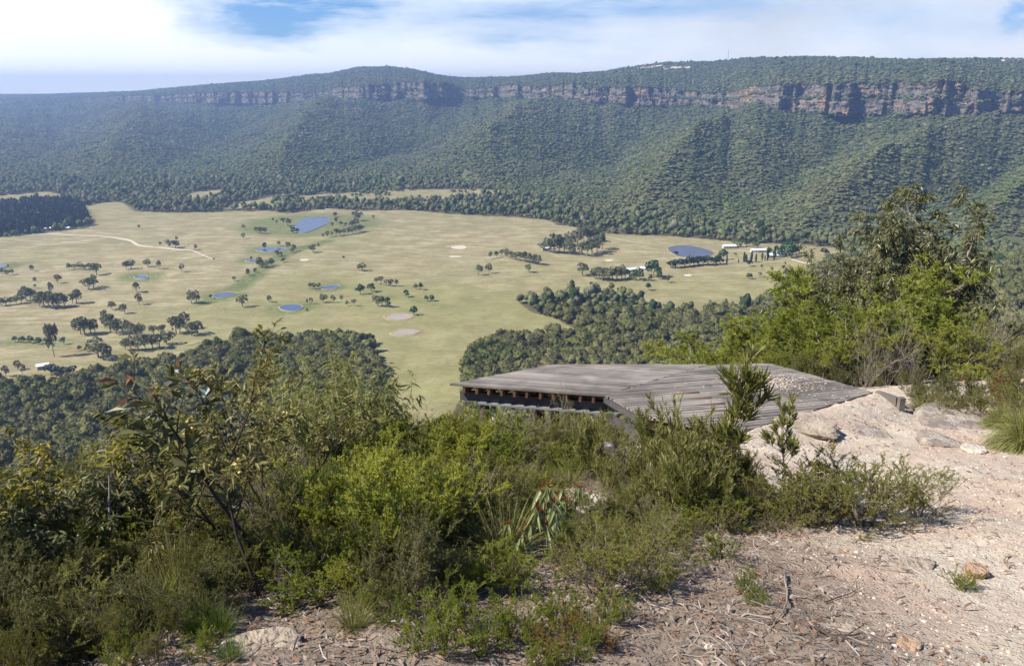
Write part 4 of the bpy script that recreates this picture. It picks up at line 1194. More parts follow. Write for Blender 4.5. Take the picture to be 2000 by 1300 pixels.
PARTN = {'lime_tree': ('trunk', 'crown'), 'tall_gum': ('trunk', 'crown'), 'bushy_gum': ('trunk', 'crown')}
NAME = {'lime_heath': 'heath_shrub', 'green_heath': 'heath_shrub', 'dark_heath': 'heath_shrub', 'olive_heath': 'heath_shrub', 'low_heath': 'low_heath_bush', 'rust_heath': 'low_heath_bush',
        'bronze_wattle': 'wattle_shrub', 'flower_wattle': 'wattle_shrub', 'gum_sapling': 'gum_sapling', 'sickle_sapling': 'gum_sapling', 'round_leaf_sapling': 'gum_sapling',
        'lance_shrub': 'geebung_shrub', 'lance_sapling': 'geebung_shrub', 'bare_shrub': 'twiggy_shrub', 'hanging_leaf_plant': 'hanging_leaf_plant', 'grass_tussock': 'grass_tussock',
        'fresh_grass_tuft': 'grass_tussock', 'mat_rush': 'grass_tussock', 'lime_tree': 'small_tree', 'tall_gum': 'gum_tree', 'bushy_gum': 'gum_tree'}
PLANTS = []
def plant(kind, px, Y, top=None, h=None, var=None, rz=None, wide=1.0, label=None, group=None, where=None):
    k = len(PLANTS); rng = random.Random(k * 77 + 5)
    p = at(px, Y)
    if h is None:
        # height so that the top shows at image row `top`
        b = (650 - top) / F; tz = EZ + Y * (-SP + b * CP) / (CP + b * SP); h = tz - p[2]
    h = max(h, .12)
    if var is None: var = rng.randrange(8)
    st, fo, fl, hh = proto(kind, var); s = h / hh
    o = empty(NAME[kind], (p[0], p[1], p[2] - .02), rz if rz is not None else rng.uniform(0, 6.28), (s * wide, s * wide, s))
    nt, nf = PARTN.get(kind, ('stems', 'foliage' if st is not None else 'blades'))
    if st is not None: part(nt, st, o)
    if st is None:
        # one mesh: no parts
        ob = link(NAME[kind], fo); ob.location = o.location; ob.rotation_euler = o.rotation_euler; ob.scale = o.scale
        bpy.data.objects.remove(o); o = ob
    else: part(nf, fo, o)
    if fl is not None: part('blossoms', fl, o)
    PLANTS.append((o, kind, px, Y, label, group, where))
    return o
# ------------------------------------------------------------------ deck, rocks, litter
def GZ(x, y):
    x = np.asarray(x, float); y = np.asarray(y, float)
    return HT(x, y) + fbm(x / .14, y / .14, 31, 3) * .010 + np.maximum(fbm(x / .5, y / .5, 33, 3) - .1, 0) * .06

DK0, DKS = 2.97, .15
def deckpt(px, py, drop=0.0):
    d = ray(px, py); t = -(DK0 + drop) / (d[2] + DKS * d[1])
    return np.array([d[0] * t, d[1] * t, EZ + d[2] * t])
def deckz(x, y): return EZ - DK0 - DKS * y

def strip_planks(poly, dirv, wid, gap, th, rng, name, mat, parent):
    """boards of one direction cut to a convex outline"""
    poly = np.array([p[:2] for p in poly]); u = dirv / np.linalg.norm(dirv); n = np.array([-u[1], u[0]])
    a = poly @ n; mb = MB(); k0 = a.min() + .01
    def extent(off):
        xs = []
        for i in range(len(poly)):
            p, q = poly[i - 1], poly[i]; fa, fb = p @ n - off, q @ n - off
            if fa * fb < 0: r_ = p + (q - p) * fa / (fa - fb); xs.append(r_ @ u)
        return (min(xs), max(xs)) if len(xs) >= 2 else None
    o = k0
    while o < a.max() - wid:
        e0, e1 = extent(o + .004), extent(o + wid - gap)
        if e0 and e1:
            j0, j1 = rng.uniform(-.015, .03), rng.uniform(-.015, .03)
            # some boards are made of two lengths
            L0 = (e0[0] + j0, e1[0] + j0); L1 = (e0[1] - j1, e1[1] - j1)
            cuts = [0, 1]
            if (L1[0] - L0[0]) > 3.2: cuts = [0, rng.uniform(.3, .7), 1]
            for c0, c1 in zip(cuts[:-1], cuts[1:]):
                dz = rng.normal(0, .002); tw = rng.normal(0, .0015); g2 = .006 if c1 < 1 else 0
                s0 = (L0[0] + (L1[0] - L0[0]) * c0, L0[1] + (L1[1] - L0[1]) * c0); s1 = (L0[0] + (L1[0] - L0[0]) * c1 - g2, L0[1] + (L1[1] - L0[1]) * c1 - g2)
                q = [u * s0[0] + n * (o + .004), u * s1[0] + n * (o + .004), u * s1[1] + n * (o + wid - gap), u * s0[1] + n * (o + wid - gap)]
                top = [[p[0], p[1], deckz(*p) + dz + tw * (1 if i < 2 else -1)] for i, p in enumerate(q)]
                V = np.array([[x, y, z - th] for x, y, z in top] + top)
                if np.cross(V[5] - V[4], V[6] - V[4])[2] < 0: V = V[[3, 2, 1, 0, 7, 6, 5, 4]]
                mb.add(V, [[3, 2, 1, 0], [4, 5, 6, 7], [0, 1, 5, 4], [1, 2, 6, 5], [2, 3, 7, 6], [3, 0, 4, 7]])
        o += wid
    part(name, mb.mesh(name, [mat]), parent)

def beam(mb, p, q, w, h, up=(0, 0, 1)):
    """box from p to q; top face on the line"""
    p, q = np.array(p, float), np.array(q, float); d = unit(q - p); s = unit(np.cross(d, np.array(up, float))); v = np.cross(s, d)
    V = []
    for c in (p, q):
        for a, b in ((-.5, -1), (.5, -1), (.5, 0), (-.5, 0)): V.append(c + s * w * a + v * h * b)
    mb.add(np.array(V), [[0, 1, 2, 3], [7, 6, 5, 4], [0, 4, 5, 1], [1, 5, 6, 2], [2, 6, 7, 3], [3, 7, 4, 0]])

def build_deck():
    rng = np.random.default_rng(3)
    A, B, S, G = deckpt(878, 749), deckpt(1078, 711), deckpt(1386, 711), deckpt(1182, 771)
    C, D, E, Hh = deckpt(1505, 709), deckpt(1707, 765), deckpt(1436, 846), deckpt(1254, 812)
    root = empty('timber_deck', (0, 0, 0)); tag(root, 'weathered grey timber deck jutting out over the slope like a launching ramp', 'deck')
    u1 = (G - A)[:2]; p0, p1 = deckpt(1423, 790), deckpt(1705, 765); u2 = (p1 - p0)[:2]
    strip_planks([A, B, S, G], u1, .135, .014, .038, rng, 'planking', M['deck'], root)
    strip_planks([G + (S - G) * .0 , S, C, D, E, Hh], u2, .135, .014, .038, rng, 'planking', M['deck'], root)
    dn = np.array([0, 0, -1.0])
    un = unit(G - A); inn = unit(np.array([-un[1], un[0], 0.0])); 
    if inn[1] < 0: inn = -inn
    sl = lambda p: np.array([p[0], p[1], deckz(p[0], p[1])])
    # joists under the left wing, their ends showing along the front
    L = np.linalg.norm(G - A); k = 0; s = .03
    while s < L - .03:
        mb = MB(); p = sl(A + un * s + inn * .03) + dn * .042; q = sl(A + un * s + inn * 2.2) + dn * .042
        # keep the joist under the boards at the tapering tip
        dmax = 3.0
        for t in np.linspace(.2, 2.6, 25):
            c = A + un * s + inn * t
            if not inpoly(np.array(c[0]), np.array(c[1]), [tuple(x[:2]) for x in (A, B, S, G)]): dmax = t - .12; break
        if dmax > .15:
            q = sl(A + un * s + inn * min(dmax, 2.6)) + dn * .042
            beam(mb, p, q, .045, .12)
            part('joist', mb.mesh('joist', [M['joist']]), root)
        s += .235 + .01 * math.sin(k * 2.3); k += 1
    # bearers along the front
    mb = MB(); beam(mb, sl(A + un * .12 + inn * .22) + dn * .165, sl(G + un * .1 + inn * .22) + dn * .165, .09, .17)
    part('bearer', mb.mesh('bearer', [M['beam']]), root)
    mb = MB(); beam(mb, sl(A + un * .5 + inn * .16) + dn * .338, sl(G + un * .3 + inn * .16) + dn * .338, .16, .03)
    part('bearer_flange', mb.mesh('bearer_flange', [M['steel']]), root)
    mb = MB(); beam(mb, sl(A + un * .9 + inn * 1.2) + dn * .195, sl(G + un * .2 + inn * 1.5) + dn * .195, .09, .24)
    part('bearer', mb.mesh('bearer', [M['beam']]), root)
    # stepped fascia from the fold down to the bank
    uf = unit(Hh - G); nf = unit(np.array([uf[1], -uf[0], 0]));  nf = nf if nf[0] < 0 else -nf
    for k_, (h0, h1, off) in enumerate(((.045, .085, .01),)):
        mb = MB(); beam(mb, G + nf * off + dn * h0, Hh + uf * .25 + nf * off + dn * h0, .04, h1)
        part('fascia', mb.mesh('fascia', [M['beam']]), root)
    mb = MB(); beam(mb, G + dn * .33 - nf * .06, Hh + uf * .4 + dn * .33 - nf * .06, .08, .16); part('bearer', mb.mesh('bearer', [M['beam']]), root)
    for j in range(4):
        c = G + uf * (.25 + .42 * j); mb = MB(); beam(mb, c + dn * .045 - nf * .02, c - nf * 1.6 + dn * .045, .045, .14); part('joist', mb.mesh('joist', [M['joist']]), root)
    # posts
    def post(c, r, lean=(0, 0), mat='dark', top=None):
        zb = float(HT(c[0], c[1])) - .3; zt = deckz(c[0], c[1]) - .2
        mb = MB(); zz = np.linspace(zb, zt, 5); f = (zt - zz) / max(zt - zb, .1)
        pts = np.stack([c[0] + lean[0] * f, c[1] + lean[1] * f, zz], 1); mb.tube(pts, [r * 1.08, r, r, r * .95, r * .93], 8)
        part('post', mb.mesh('post', [M[mat]], True), root)
    post(A + un * .55 + inn * .3, .085); post(A + un * 2.1 + inn * .35, .09); post(G - un * .5 + inn * .3, .09); post(A + un * 1.6 + inn * 1.3, .09); post(G + inn * .9, .1); post(Hh - nf * .3 + uf * .1, .09)
    post(A + un * .72 + inn * .25, .05, (.25, -.1), 'bark_pale'); post(G - un * 1.4 + inn * .9, .09); post(G + uf * .7 - nf * .4, .09)
    # white edging board at the back of the left wing, timber kerb at the right end
    kerb = empty('timber_kerb', D + [0.05, -.02, 0]); tag(kerb, 'short grey timber kerb beam with end post at the right tip of the deck', 'kerb')
    mb = MB(); k0 = np.array([.0, 0, .03]); q1 = deckpt(1747, 779) - D; q1[2] = float(GZ(D[0] + q1[0], D[1] + q1[1])) - D[2] + .14
    beam(mb, k0, q1, .09, .13); part('rail', mb.mesh('rail', [M['deck']]), kerb)
    mb = MB(); beam(mb, q1 + unit(q1) * .055 + [0, 0, .03], q1 + unit(q1) * .055 + [0, 0, -.35], .09, .09, (0, 1, 0)); part('end_post', mb.mesh('end_post', [M['deck']]), kerb)

def blob_rock(name, seed, size, mat, flat_top=0.0, rough=.5, n=34, sub=None):
    rng = np.random.default_rng(seed)
    th = np.linspace(0, math.pi, n); ph = np.linspace(0, 2 * math.pi, 2 * n, endpoint=False)
    T, Ph = np.meshgrid(th, ph, indexing='ij')
    d = np.stack([np.sin(T) * np.cos(Ph), np.sin(T) * np.sin(Ph), np.cos(T)], -1).reshape(-1, 3)
    # facet: clip by random planes
    r = np.ones(len(d))
    for i in range(14):
        nn = unit(rng.normal(size=3)); dd = rng.uniform(.66, .95); c = d @ nn
        r = np.where(c > 1e-3, np.minimum(r, dd / np.maximum(c, 1e-3)), r)
    r = r * (1 + rough * .4 * fbm(d[:, 0] * 2 + d[:, 2] * 1.7 + seed, d[:, 1] * 2 - d[:, 2], seed, 5, .62))
    V = d * r[:, None]
    if flat_top: V[:, 2] = np.where(V[:, 2] > flat_top, flat_top + (V[:, 2] - flat_top) * .2, V[:, 2])
    return mesh_np(name, V * np.array(size) / 2, [grid_faces(n, 2 * n, True)], [M[mat]], True)

def rock(px, py, size, mat, seed, label, sink=.3, rz=0.0, flat_top=.35, name='rock'):
    p = hit(px, py); o = link(name, blob_rock(name, seed, size, mat, flat_top))
    o.location = (p[0], p[1], float(GZ(p[0], p[1])) + size[2] * (.5 - sink)); o.rotation_euler = (0, 0, rz)
    tag(o, label, 'rock')

def build_rocks():
    rock(1902, 1125, (.175, .15, .12), 'rock_tan', 5, 'rounded tan-orange rock lying on the pink sandy track', .25, .3, .5)
    rock(1700, 848, (.62, .8, .20), 'rock_grey', 6, 'low flat grey rock sunk in the sand between deck and boulder', .6, .2)
    rock(1868, 835, (1.45, 2.0, .55), 'rock_grey', 7, 'large low grey boulder beside the mat rush', .55, -.3, .3, 'boulder')
    rock(1843, 868, (.5, .8, .3), 'rock_grey', 17, 'small grey rock at the foot of the large low boulder', .5, .4)
    rock(1900, 882, (.32, .3, .2), 'rock_white', 8, 'small crumbly white rock below the large boulder', .4, .1)
    rock(1572, 832, (.85, 1.1, .22), 'rock_sand', 9, 'broad cracked sandstone slab beside the near edge of deck', .5, .5, .4)
    rock(1150, 915, (.66, .5, .46), 'rock_dark', 11, 'dark lichen-covered rock among the heath below the deck', .2, .3, .6)
    rock(1195, 840, (.9, .5, .3), 'rock_white', 12, 'pale flat slab lying under the folded corner of deck', .1, .3, .3)
    rock(1215, 872, (.55, .4, .28), 'rock_sand', 13, 'pale sandstone block in front of the slab under the deck', .2, .9, .4)
    rock(1120, 985, (.4, .35, .22), 'rock_sand', 14, 'small sandstone lump behind the hanging-leaf plants', .4, .9, .4)
    rock(1170, 1000, (.5, .35, .2), 'rock_white', 15, 'bleached rock under the geebung shrubs', .4, 1.9, .4)
    rock(232, 1145, (.34, .3, .34), 'rock_dark', 16, 'black burnt stump-like rock among the shrubs at far left', .2, 1.9, .8)
    rock(1775, 1110, (.42, .2, .05), 'rock_sand', 18, 'thin flat pinkish stone left of the tan rock', .5, .2, .3)
    rock(1385, 1265, (.05, .04, .03), 'rock_white', 19, 'small white stone at the bottom edge right of the rust bush', .3, .2, .6)
    rock(1150, 995, (.2, .2, .12), 'rock_white', 23, 'small white rock in the gap behind the hanging-leaf plants', .3, .2, .6)
    rock(500, 1272, (.42, .30, .07), 'rock_sand', 24, 'flat pale stone near the bottom edge below the wattle stem', .5, .4, .3)
    rock(1640, 1232, (.26, .16, .05), 'rock_sand', 25, 'flat buff stone beside the dark fallen branch', .5, .4, .3)
    rock(1775, 1265, (.16, .10, .05), 'rock_tan', 26, 'small brown stone at the bottom edge of the track', .4, .8, .5)

def fallen_branch(pts_px, r, label, mat='deadtwig', twigs=3, seed=0, lift=.012):
    rng = np.random.default_rng(seed)
    q = np.array([hit(*p) for p in pts_px]); q[:, 2] = GZ(q[:, 0], q[:, 1]) + r + lift
    c = q[0].copy(); mb = MB(); tt = np.linspace(0, len(q) - 1, len(q) * 3)
    P_ = np.stack([np.interp(tt, range(len(q)), q[:, i]) for i in range(3)], 1); P_ += rng.normal(0, r * .5, P_.shape)
    mb.tube(P_ - c, np.linspace(r, r * .35, len(P_)), 6)
    o = link('fallen_branch', mb.mesh('fallen_branch', [M[mat]], True)); o.location = c
    for k in range(twigs):
        i = rng.integers(len(P_) // 3, len(P_) - 1); d = rng.normal(size=3); d[2] = abs(d[2]) * .2; d = unit(d); ln = rng.uniform(.06, .2)
        m2 = MB(); m2.tube([P_[i] - c, P_[i] - c + d * ln * .5, P_[i] - c + d * ln + [0, 0, -.005]], [r * .4, r * .3, r * .15], 4)
        part('twig', m2.mesh('twig', [M[mat]], True), o)
    tag(o, label, 'branch')

def build_litter():
    fallen_branch([(1533, 1125), (1538, 1170), (1530, 1210), (1495, 1240)], .008, 'thin curved grey branch lying upright in the picture on the sand', seed=1)
    fallen_branch([(1590, 1238), (1620, 1255), (1680, 1258)], .010, 'short dark fallen branch near the bottom edge of the track', 'bark_dark', seed=2)
    fallen_branch([(1650, 1058), (1700, 1056), (1745, 1060)], .005, 'straight thin stick at the foot of the last olive shrub', 'bark_pale', 1, seed=3)
    fallen_branch([(1395, 1030), (1415, 1050), (1425, 1062)], .005, 'pale bent stick in the shade under the olive shrubs', 'bark_pale', 1, seed=4)
    fallen_branch([(980, 1150), (1040, 1120), (1090, 1128)], .007, 'grey forked branch on the litter right of the dark heath', seed=5)
    fallen_branch([(672, 1168), (684, 1164), (700, 1166)], .009, 'short bleached white stick on the litter beside dark heath', 'bark_pale', 0, seed=6)
    fallen_branch([(1610, 1180), (1655, 1165), (1680, 1150)], .004, 'thin twig with side twigs on the bare sand', 'bark_dark', 3, seed=7)
    fallen_branch([(300, 1260), (360, 1225), (440, 1215)], .008, 'grey branch across the litter at lower left', seed=8)
    rng = np.random.default_rng(11)
    def spots(n, floor):
        x = rng.uniform(-6, 12, n * 5); y = rng.uniform(2.3, 14, n * 5) ; p = (floor + litter_w(x, y)) / (1 + .015 * y * y)
        p = p * (.4 + 1.2 * vn(x / .35, y / .35, 91)); k = (rng.random(n * 5) < p / p.max()) & (y < edgeY(x) + 2); k = np.where(k)[0][:n]; return x[k], y[k]
    x, y = spots(36000, .30); n = len(x); z = GZ(x, y) + .006 + rng.random(n) ** 2 * .012
    a = rng.uniform(0, 6.28, n); D = unit(np.stack([np.cos(a), np.sin(a), rng.normal(-.05, .16, n)], 1))
    L = (rng.uniform(.022, .072, n) * (.85 + .05 * y))[:, None]; W = L * rng.uniform(.13, .26, (n, 1)); S = unit(np.cross(D, [0, 0, 1.]) + rng.normal(0, .22, (n, 3))); N = np.cross(S, D)
    P0 = np.stack([x, y, z], 1); sw = rng.normal(0, .14, (n, 1)); cu = rng.normal(.07, .09, (n, 1))
    m1 = P0 + D * L * .35 + N * L * cu + S * L * sw; m2 = P0 + D * L * .72 + N * L * cu + S * L * sw; tp = P0 + D * L
    V = np.stack([P0, m1 + S * W * .5, m1 - S * W * .5, m2 + S * W * .4, m2 - S * W * .4, tp], 1).reshape(-1, 3); i = np.arange(n)[:, None] * 6
    me = mesh_np('leaf_litter', V, [np.concatenate([i + [0, 1, 2], i + [3, 5, 4]]), i + [1, 3, 4, 2]], [M['litter']])
    tag(link('leaf_litter', me), kind='stuff')
    # bark strips and twigs
    x, y = spots(5000, .06); n = len(x); a = rng.uniform(0, 6.28, n); L = rng.uniform(.05, .22, n); r = rng.uniform(.0012, .0035, n); z = GZ(x, y) + .008 + rng.random(n) * .012
    D = np.stack([np.cos(a), np.sin(a), rng.normal(0, .08, n)], 1); P0 = np.stack([x, y, z], 1); bend = rng.normal(0, .12, (n, 1)); S = np.stack([-np.sin(a), np.cos(a), 0 * a], 1)
    V = []
    for t, k in ((-.5, 0), (0, 1), (.5, 0)):
        c = P0 + D * (L * t)[:, None] + S * (L[:, None] * bend * k)
        for m in range(3):
            an = m * 2.094; V.append(c + S * (r * math.cos(an))[:, None] + np.array([0, 0, 1.]) * (r * math.sin(an))[:, None])
    V = np.stack(V, 1).reshape(-1, 3); i = np.arange(n)[:, None] * 9
    f = np.concatenate([i + [a0 + m, a0 + (m + 1) % 3, a0 + 3 + (m + 1) % 3, a0 + 3 + m] for a0 in (0, 3) for m in range(3)])
    tag(link('twig_litter', mesh_np('twig_litter', V, [f], [M['chips']])), kind='stuff')
    # pebbles
    n0 = 36000; x = rng.uniform(-5, 12, n0); y = 2.3 + rng.random(n0) ** 1.35 * 11.5; k = (rng.random(n0) < .25 + .75 * sstep(.42, .62, vn(x / .5, y / .5, 93))) & (litter_w(x, y) < .8 + 0 * x); x, y = x[k], y[k]; n = len(x)
    r = rng.lognormal(-5.0, .40, n) * (1 + .05 * y); r = np.minimum(r, .024); oc = np.array([[1, 0, 0], [-1, 0, 0], [0, 1, 0], [0, -1, 0], [0, 0, 1], [0, 0, -1.]])
    V = oc[None] * rng.uniform(.6, 1.3, (n, 6, 1)) * r[:, None, None] * np.array([1, 1, .6]); a = rng.uniform(0, 6.28, n)
    V = np.stack([V[..., 0] * np.cos(a)[:, None] - V[..., 1] * np.sin(a)[:, None], V[..., 0] * np.sin(a)[:, None] + V[..., 1] * np.cos(a)[:, None], V[..., 2]], -1)
    V += np.stack([x, y, GZ(x, y) + r * .25], 1)[:, None]; i = np.arange(n)[:, None] * 6
    f = np.concatenate([i + q for q in ([0, 2, 4], [2, 1, 4], [1, 3, 4], [3, 0, 4], [2, 0, 5], [1, 2, 5], [3, 1, 5], [0, 3, 5])])
    tag(link('pebbles', mesh_np('pebbles', V.reshape(-1, 3), [f], [M['pebble']])), kind='stuff')
    # sand and leaves blown onto the deck
    n = 1500; t = rng.random(n); cx = deckpt(1510, 745); x = cx[0] + rng.normal(0, .40, n); y = cx[1] + rng.normal(0, .42, n)
    x[:400] = deckpt(1560, 770)[0] + rng.normal(0, 1.1, 400); y[:400] = deckpt(1560, 770)[1] + rng.normal(0, .7, 400); pol = [tuple(p[:2]) for p in (deckpt(1182, 771), deckpt(1386, 711), deckpt(1505, 711), deckpt(1700, 765), deckpt(1436, 840), deckpt(1254, 810))]
    k = inpoly(x, y, pol); x, y = x[k], y[k]; n = len(x); r = rng.uniform(.005, .020, n); a = rng.uniform(0, 6.28, n)
    V = oc[None] * rng.uniform(.6, 1.3, (n, 6, 1)) * r[:, None, None] * np.array([1.3, .8, .25]); V = np.stack([V[..., 0] * np.cos(a)[:, None] - V[..., 1] * np.sin(a)[:, None], V[..., 0] * np.sin(a)[:, None] + V[..., 1] * np.cos(a)[:, None], V[..., 2]], -1)
    V += np.stack([x, y, deckz(x, y) + .006], 1)[:, None]; i = np.arange(n)[:, None] * 6
    f = np.concatenate([i + q for q in ([0, 2, 4], [2, 1, 4], [1, 3, 4], [3, 0, 4], [2, 0, 5], [1, 2, 5], [3, 1, 5], [0, 3, 5])])
    tag(link('sand_grit', mesh_np('sand_grit', V.reshape(-1, 3), [f], [M['pebble']])), kind='stuff')

def build_undergrowth():
    """low growth between the shrubs that nobody could count"""
    rng = np.random.default_rng(21)
    n = 30000; x = rng.uniform(-8, 9, n); y = rng.uniform(2.6, 16, n)
    px = 1000 + F * x / (y * CP + (EZ - HT(x, y)) * SP)
    ymin = np.interp(px, [0, 200, 420, 560, 700, 880, 960, 1080, 1180, 1280, 1380, 1480, 1560, 1620], [2.6, 3.0, 3.7, 4.2, 3.7, 3.9, 4.1, 4.2, 4.1, 4.5, 5.2, 5.5, 5.9, 99])
    ymax = np.interp(px, [0, 900, 1150, 1200, 1300, 1420, 1500, 1620], [16, 16, 13, 8.4, 8.0, 7.2, 6.6, 6.0])
    keep = (y > ymin + .35 * fbm(x / .5, y / .5, 95, 2)) & (y < ymax) & (fbm(x / .6, y / .6, 96, 3) > -.22) & (rng.random(n) < .27 / (1 + (y / 9) ** 2))
    gap = (np.hypot((px - 1150) / 60, (y - 5.9) / .8) < 1) | (np.hypot((px - 1225) / 60, (y - 9.2) / 1.6) < 1)
    keep &= ~gap & ~((px > 985) & (px < 1100) & (y < 5.1)) & ~((px > 850) & (px < 1230) & (y > 9.3))
    x, y, px = x[keep], y[keep], px[keep]; n = len(x)
    kinds = ['green_heath', 'low_heath', 'dark_heath', 'lime_heath', 'olive_heath', 'grass_tussock', 'bare_shrub']
    protos = []
    for kd in kinds:
        st, fo, fl, hh = proto(kd, 0)
        V = np.empty(len(fo.vertices) * 3, np.float32); fo.vertices.foreach_get('co', V); V = V.reshape(-1, 3) / hh
        parts = [(V, fo)]
        me = bpy.data.meshes.new('undergrowth_source')
        bm = __import__('bmesh').new(); bm.from_mesh(fo)
        if st is not None:
            k = len(bm.faces); bm.from_mesh(st)
            bm.faces.ensure_lookup_table()
            for f in bm.faces[k:]: f.material_index = len(fo.materials)
        bm.to_mesh(me); bm.free()
        for m_ in fo.materials: me.materials.append(m_)
        if st is not None: me.materials.append(st.materials[0])
        me.transform(Matrix.Scale(1 / hh, 4)); protos.append(me)
    left = px < 480
    idx = np.where(left, rng.choice(7, n, p=[.15, .03, .50, .02, .1, .12, .08]), np.where(px > 1040, rng.choice(7, n, p=[.12, .17, .12, .08, .30, .05, .16]), np.where(y > 5.6, rng.choice(7, n, p=[.20, .15, .05, .32, .08, .06, .14]), rng.choice(7, n, p=[.15, .1, .28, .12, .10, .07, .18]))))
    h = np.exp(-1.05 + .28 * np.clip(rng.normal(size=n), -1.6, 1.4)) * np.interp(y, [2.6, 4, 6, 16], [.55, .8, 1.15, 2.4]); h *= np.where(px > 1000, np.where(y < 8, .62, .8), 1) * np.where((px > 860) & (y > 9.5), .7, 1)
    w = h * rng.uniform(1.1, 1.7, n)
    scatter('undergrowth', np.c_[x, y, GZ(x, y) - .02], np.c_[w, w, h], idx, protos, 31)
# ------------------------------------------------------------------ planting the lookout
def build_near_plants():
    T = []
    def P(kind, *rows, **kw):
        for r_ in rows:
            k2 = dict(kw)
            if len(r_) > 3: k2.update(r_[3])
            plant(kind, r_[0], r_[1], r_[2], **k2)
    # trees behind the deck, right
    plant('tall_gum', 1832, 21.5, 372, rz=.3, wide=1.35, label='tall gum tree with pale trunk and umbrella crown above the bushes right of deck')
    P('bushy_gum', (1650, 22, 478), (1720, 22.5, 462), (1760, 21.5, 425), (1595, 24, 535), (1745, 24, 440), (1690, 20.5, 500), (1900, 24, 600, {'h': 1.9}), (1625, 20.5, 520), (1790, 22.6, 425), (1680, 21.5, 470), (1610, 22, 520), (1650, 20, 530))
    P('lime_tree', (1395, 21, 650), (1440, 20, 640), (1500, 21, 612), (1470, 18.2, 665), (1555, 19, 590), (1590, 21, 570), (1620, 18, 610), (1690, 19.5, 540), (1740, 17.5, 560),
      (1790, 19, 560), (1850, 20.5, 600), (1900, 18.5, 605), (1940, 20, 640), (1770, 16.5, 600), (1680, 16.4, 640), (1590, 17.2, 655), (1530, 17.5, 660), (1850, 16.8, 640), (1990, 17.5, 650), (1420, 18, 690), (1730, 21, 505), (1640, 21.5, 560), (1400, 19, 660), (1460, 21, 625), (1520, 19.5, 630), (1560, 18, 625), (1610, 19, 590), (1650, 17.5, 600), (1700, 18, 570), (1830, 17.8, 610), (1745, 20, 555), (1880, 17.2, 620), (1960, 18.5, 650), wide=1.45)
    P('dark_heath', (1640, 15.4, 715), (1700, 15.6, 722), (1760, 15.2, 720), (1820, 13.4, 722), (1880, 13.2, 722), (1940, 13.2, 718), (1985, 12.6, 722), (2030, 12.6, 710), (1850, 12.3, 748), (1920, 12.2, 752), (1800, 12.6, 745), (1775, 13.6, 735), (1600, 15.8, 700), wide=1.3)
    P('olive_heath', (1890, 12.0, 760), (1960, 11.8, 752), (1835, 12.1, 765), (2000, 11.6, 745), (1790, 12.9, 760), wide=1.3)
    P('green_heath', (1560, 16, 690), (1500, 17, 695), (1720, 15.0, 735), (1985, 16, 680))
    P('rust_heath', (1940, 13.0, 715))
    P('bare_shrub', (1690, 16.2, 610), (1735, 16.2, 600), (1910, 17, 610), (1940, 17, 600), (1780, 15.6, 680), (1690, 15.2, 690))
    # clumps in front of and left of the deck
    P('sickle_sapling', (600, 7.2, 718), (632, 6.8, 700), (655, 7.4, 672), (690, 7.6, 690), (715, 7.0, 705), (740, 8.2, 740), (575, 6.6, 735), (670, 8.4, 705), (765, 8.6, 758), (800, 9, 775), (615, 8, 715))
    P('lime_heath', (620, 6.8, 850), (680, 7.2, 830), (730, 7.4, 812), (790, 7.6, 815), (850, 8.2, 825), (905, 8.6, 862), (960, 9.2, 872), (700, 6.0, 890), (760, 6.2, 880), (820, 6.4, 885), (880, 6.8, 885), (930, 7.2, 890),
      (660, 5.5, 930), (730, 5.2, 950), (800, 5.4, 940), (870, 5.6, 945), (640, 8.2, 800), (990, 9.8, 868), (850, 9.6, 815), (895, 10.2, 842), (745, 4.9, 960), (690, 5.2, 960), (845, 5.2, 965), wide=1.35)
    P('green_heath', (985, 8.6, 872), (1030, 9.2, 856), (1080, 9.6, 852), (1125, 9.4, 856), (1160, 9.8, 856), (1010, 7.6, 890), (1060, 7.8, 880), (950, 7.8, 880), (1100, 8.4, 870), (600, 5.6, 930), (900, 6.2, 930), (970, 6.4, 930),
      (1040, 10.5, 842), (1110, 10.8, 815), (955, 10.2, 858), wide=1.15)
    P('dark_heath', (640, 5.0, 1000), (700, 4.7, 1020), (760, 4.5, 1010), (830, 4.7, 1000), (890, 5.0, 990), (790, 4.1, 1035), (720, 4.25, 1060), (850, 4.35, 1045), (930, 5.2, 1000), (970, 5.7, 985), (610, 4.6, 1040), (560, 4.9, 1010), (910, 4.7, 1060),
      (520, 5.6, 930), (470, 5.4, 960), (420, 5.6, 960), (370, 5.3, 990), (320, 5.4, 990), (480, 6.6, 860), (540, 6.4, 880), wide=1.15)
    P('dark_heath', (800, 3.75, 1010), (745, 3.85, 1035), (850, 3.85, 1050), (700, 3.95, 1075), (900, 4.0, 1090), (640, 4.2, 1060), wide=1.2)
    P('olive_heath', (760, 5.0, 940), (840, 5.9, 900), (930, 5.0, 985), (700, 6.8, 860), (980, 5.6, 960), (620, 5.9, 900), (560, 5.3, 960), (1040, 5.8, 940), wide=1.2)
    P('lime_heath', (765, 4.5, 905), (830, 4.7, 900), (700, 4.9, 880), (790, 5.6, 850), (880, 5.3, 900), (730, 4.15, 985), (650, 4.9, 920), wide=1.15)
    P('green_heath', (250, 3.2, 1190, {'h': .34}), (330, 3.25, 1180, {'h': .3}), (400, 3.75, 1110, {'h': .38}), (60, 2.95, 1230), (470, 4.0, 1110, {'h': .34}), (300, 3.0, 1240, {'h': .2}))
    P('low_heath', (230, 3.0, 1240, {'h': .2}), (390, 3.1, 1220, {'h': .16}), (770, 3.4, 1210, {'h': .22}), (700, 3.6, 1180, {'h': .2}), (1290, 3.9, 1150, {'h': .18}))
    P('bare_shrub', (1095, 8.6, 758), (1165, 8.8, 800), (360, 3.4, 1120, {'h': .3}), (210, 3.3, 1130, {'h': .35}), (560, 3.9, 1120, {'h': .3}))
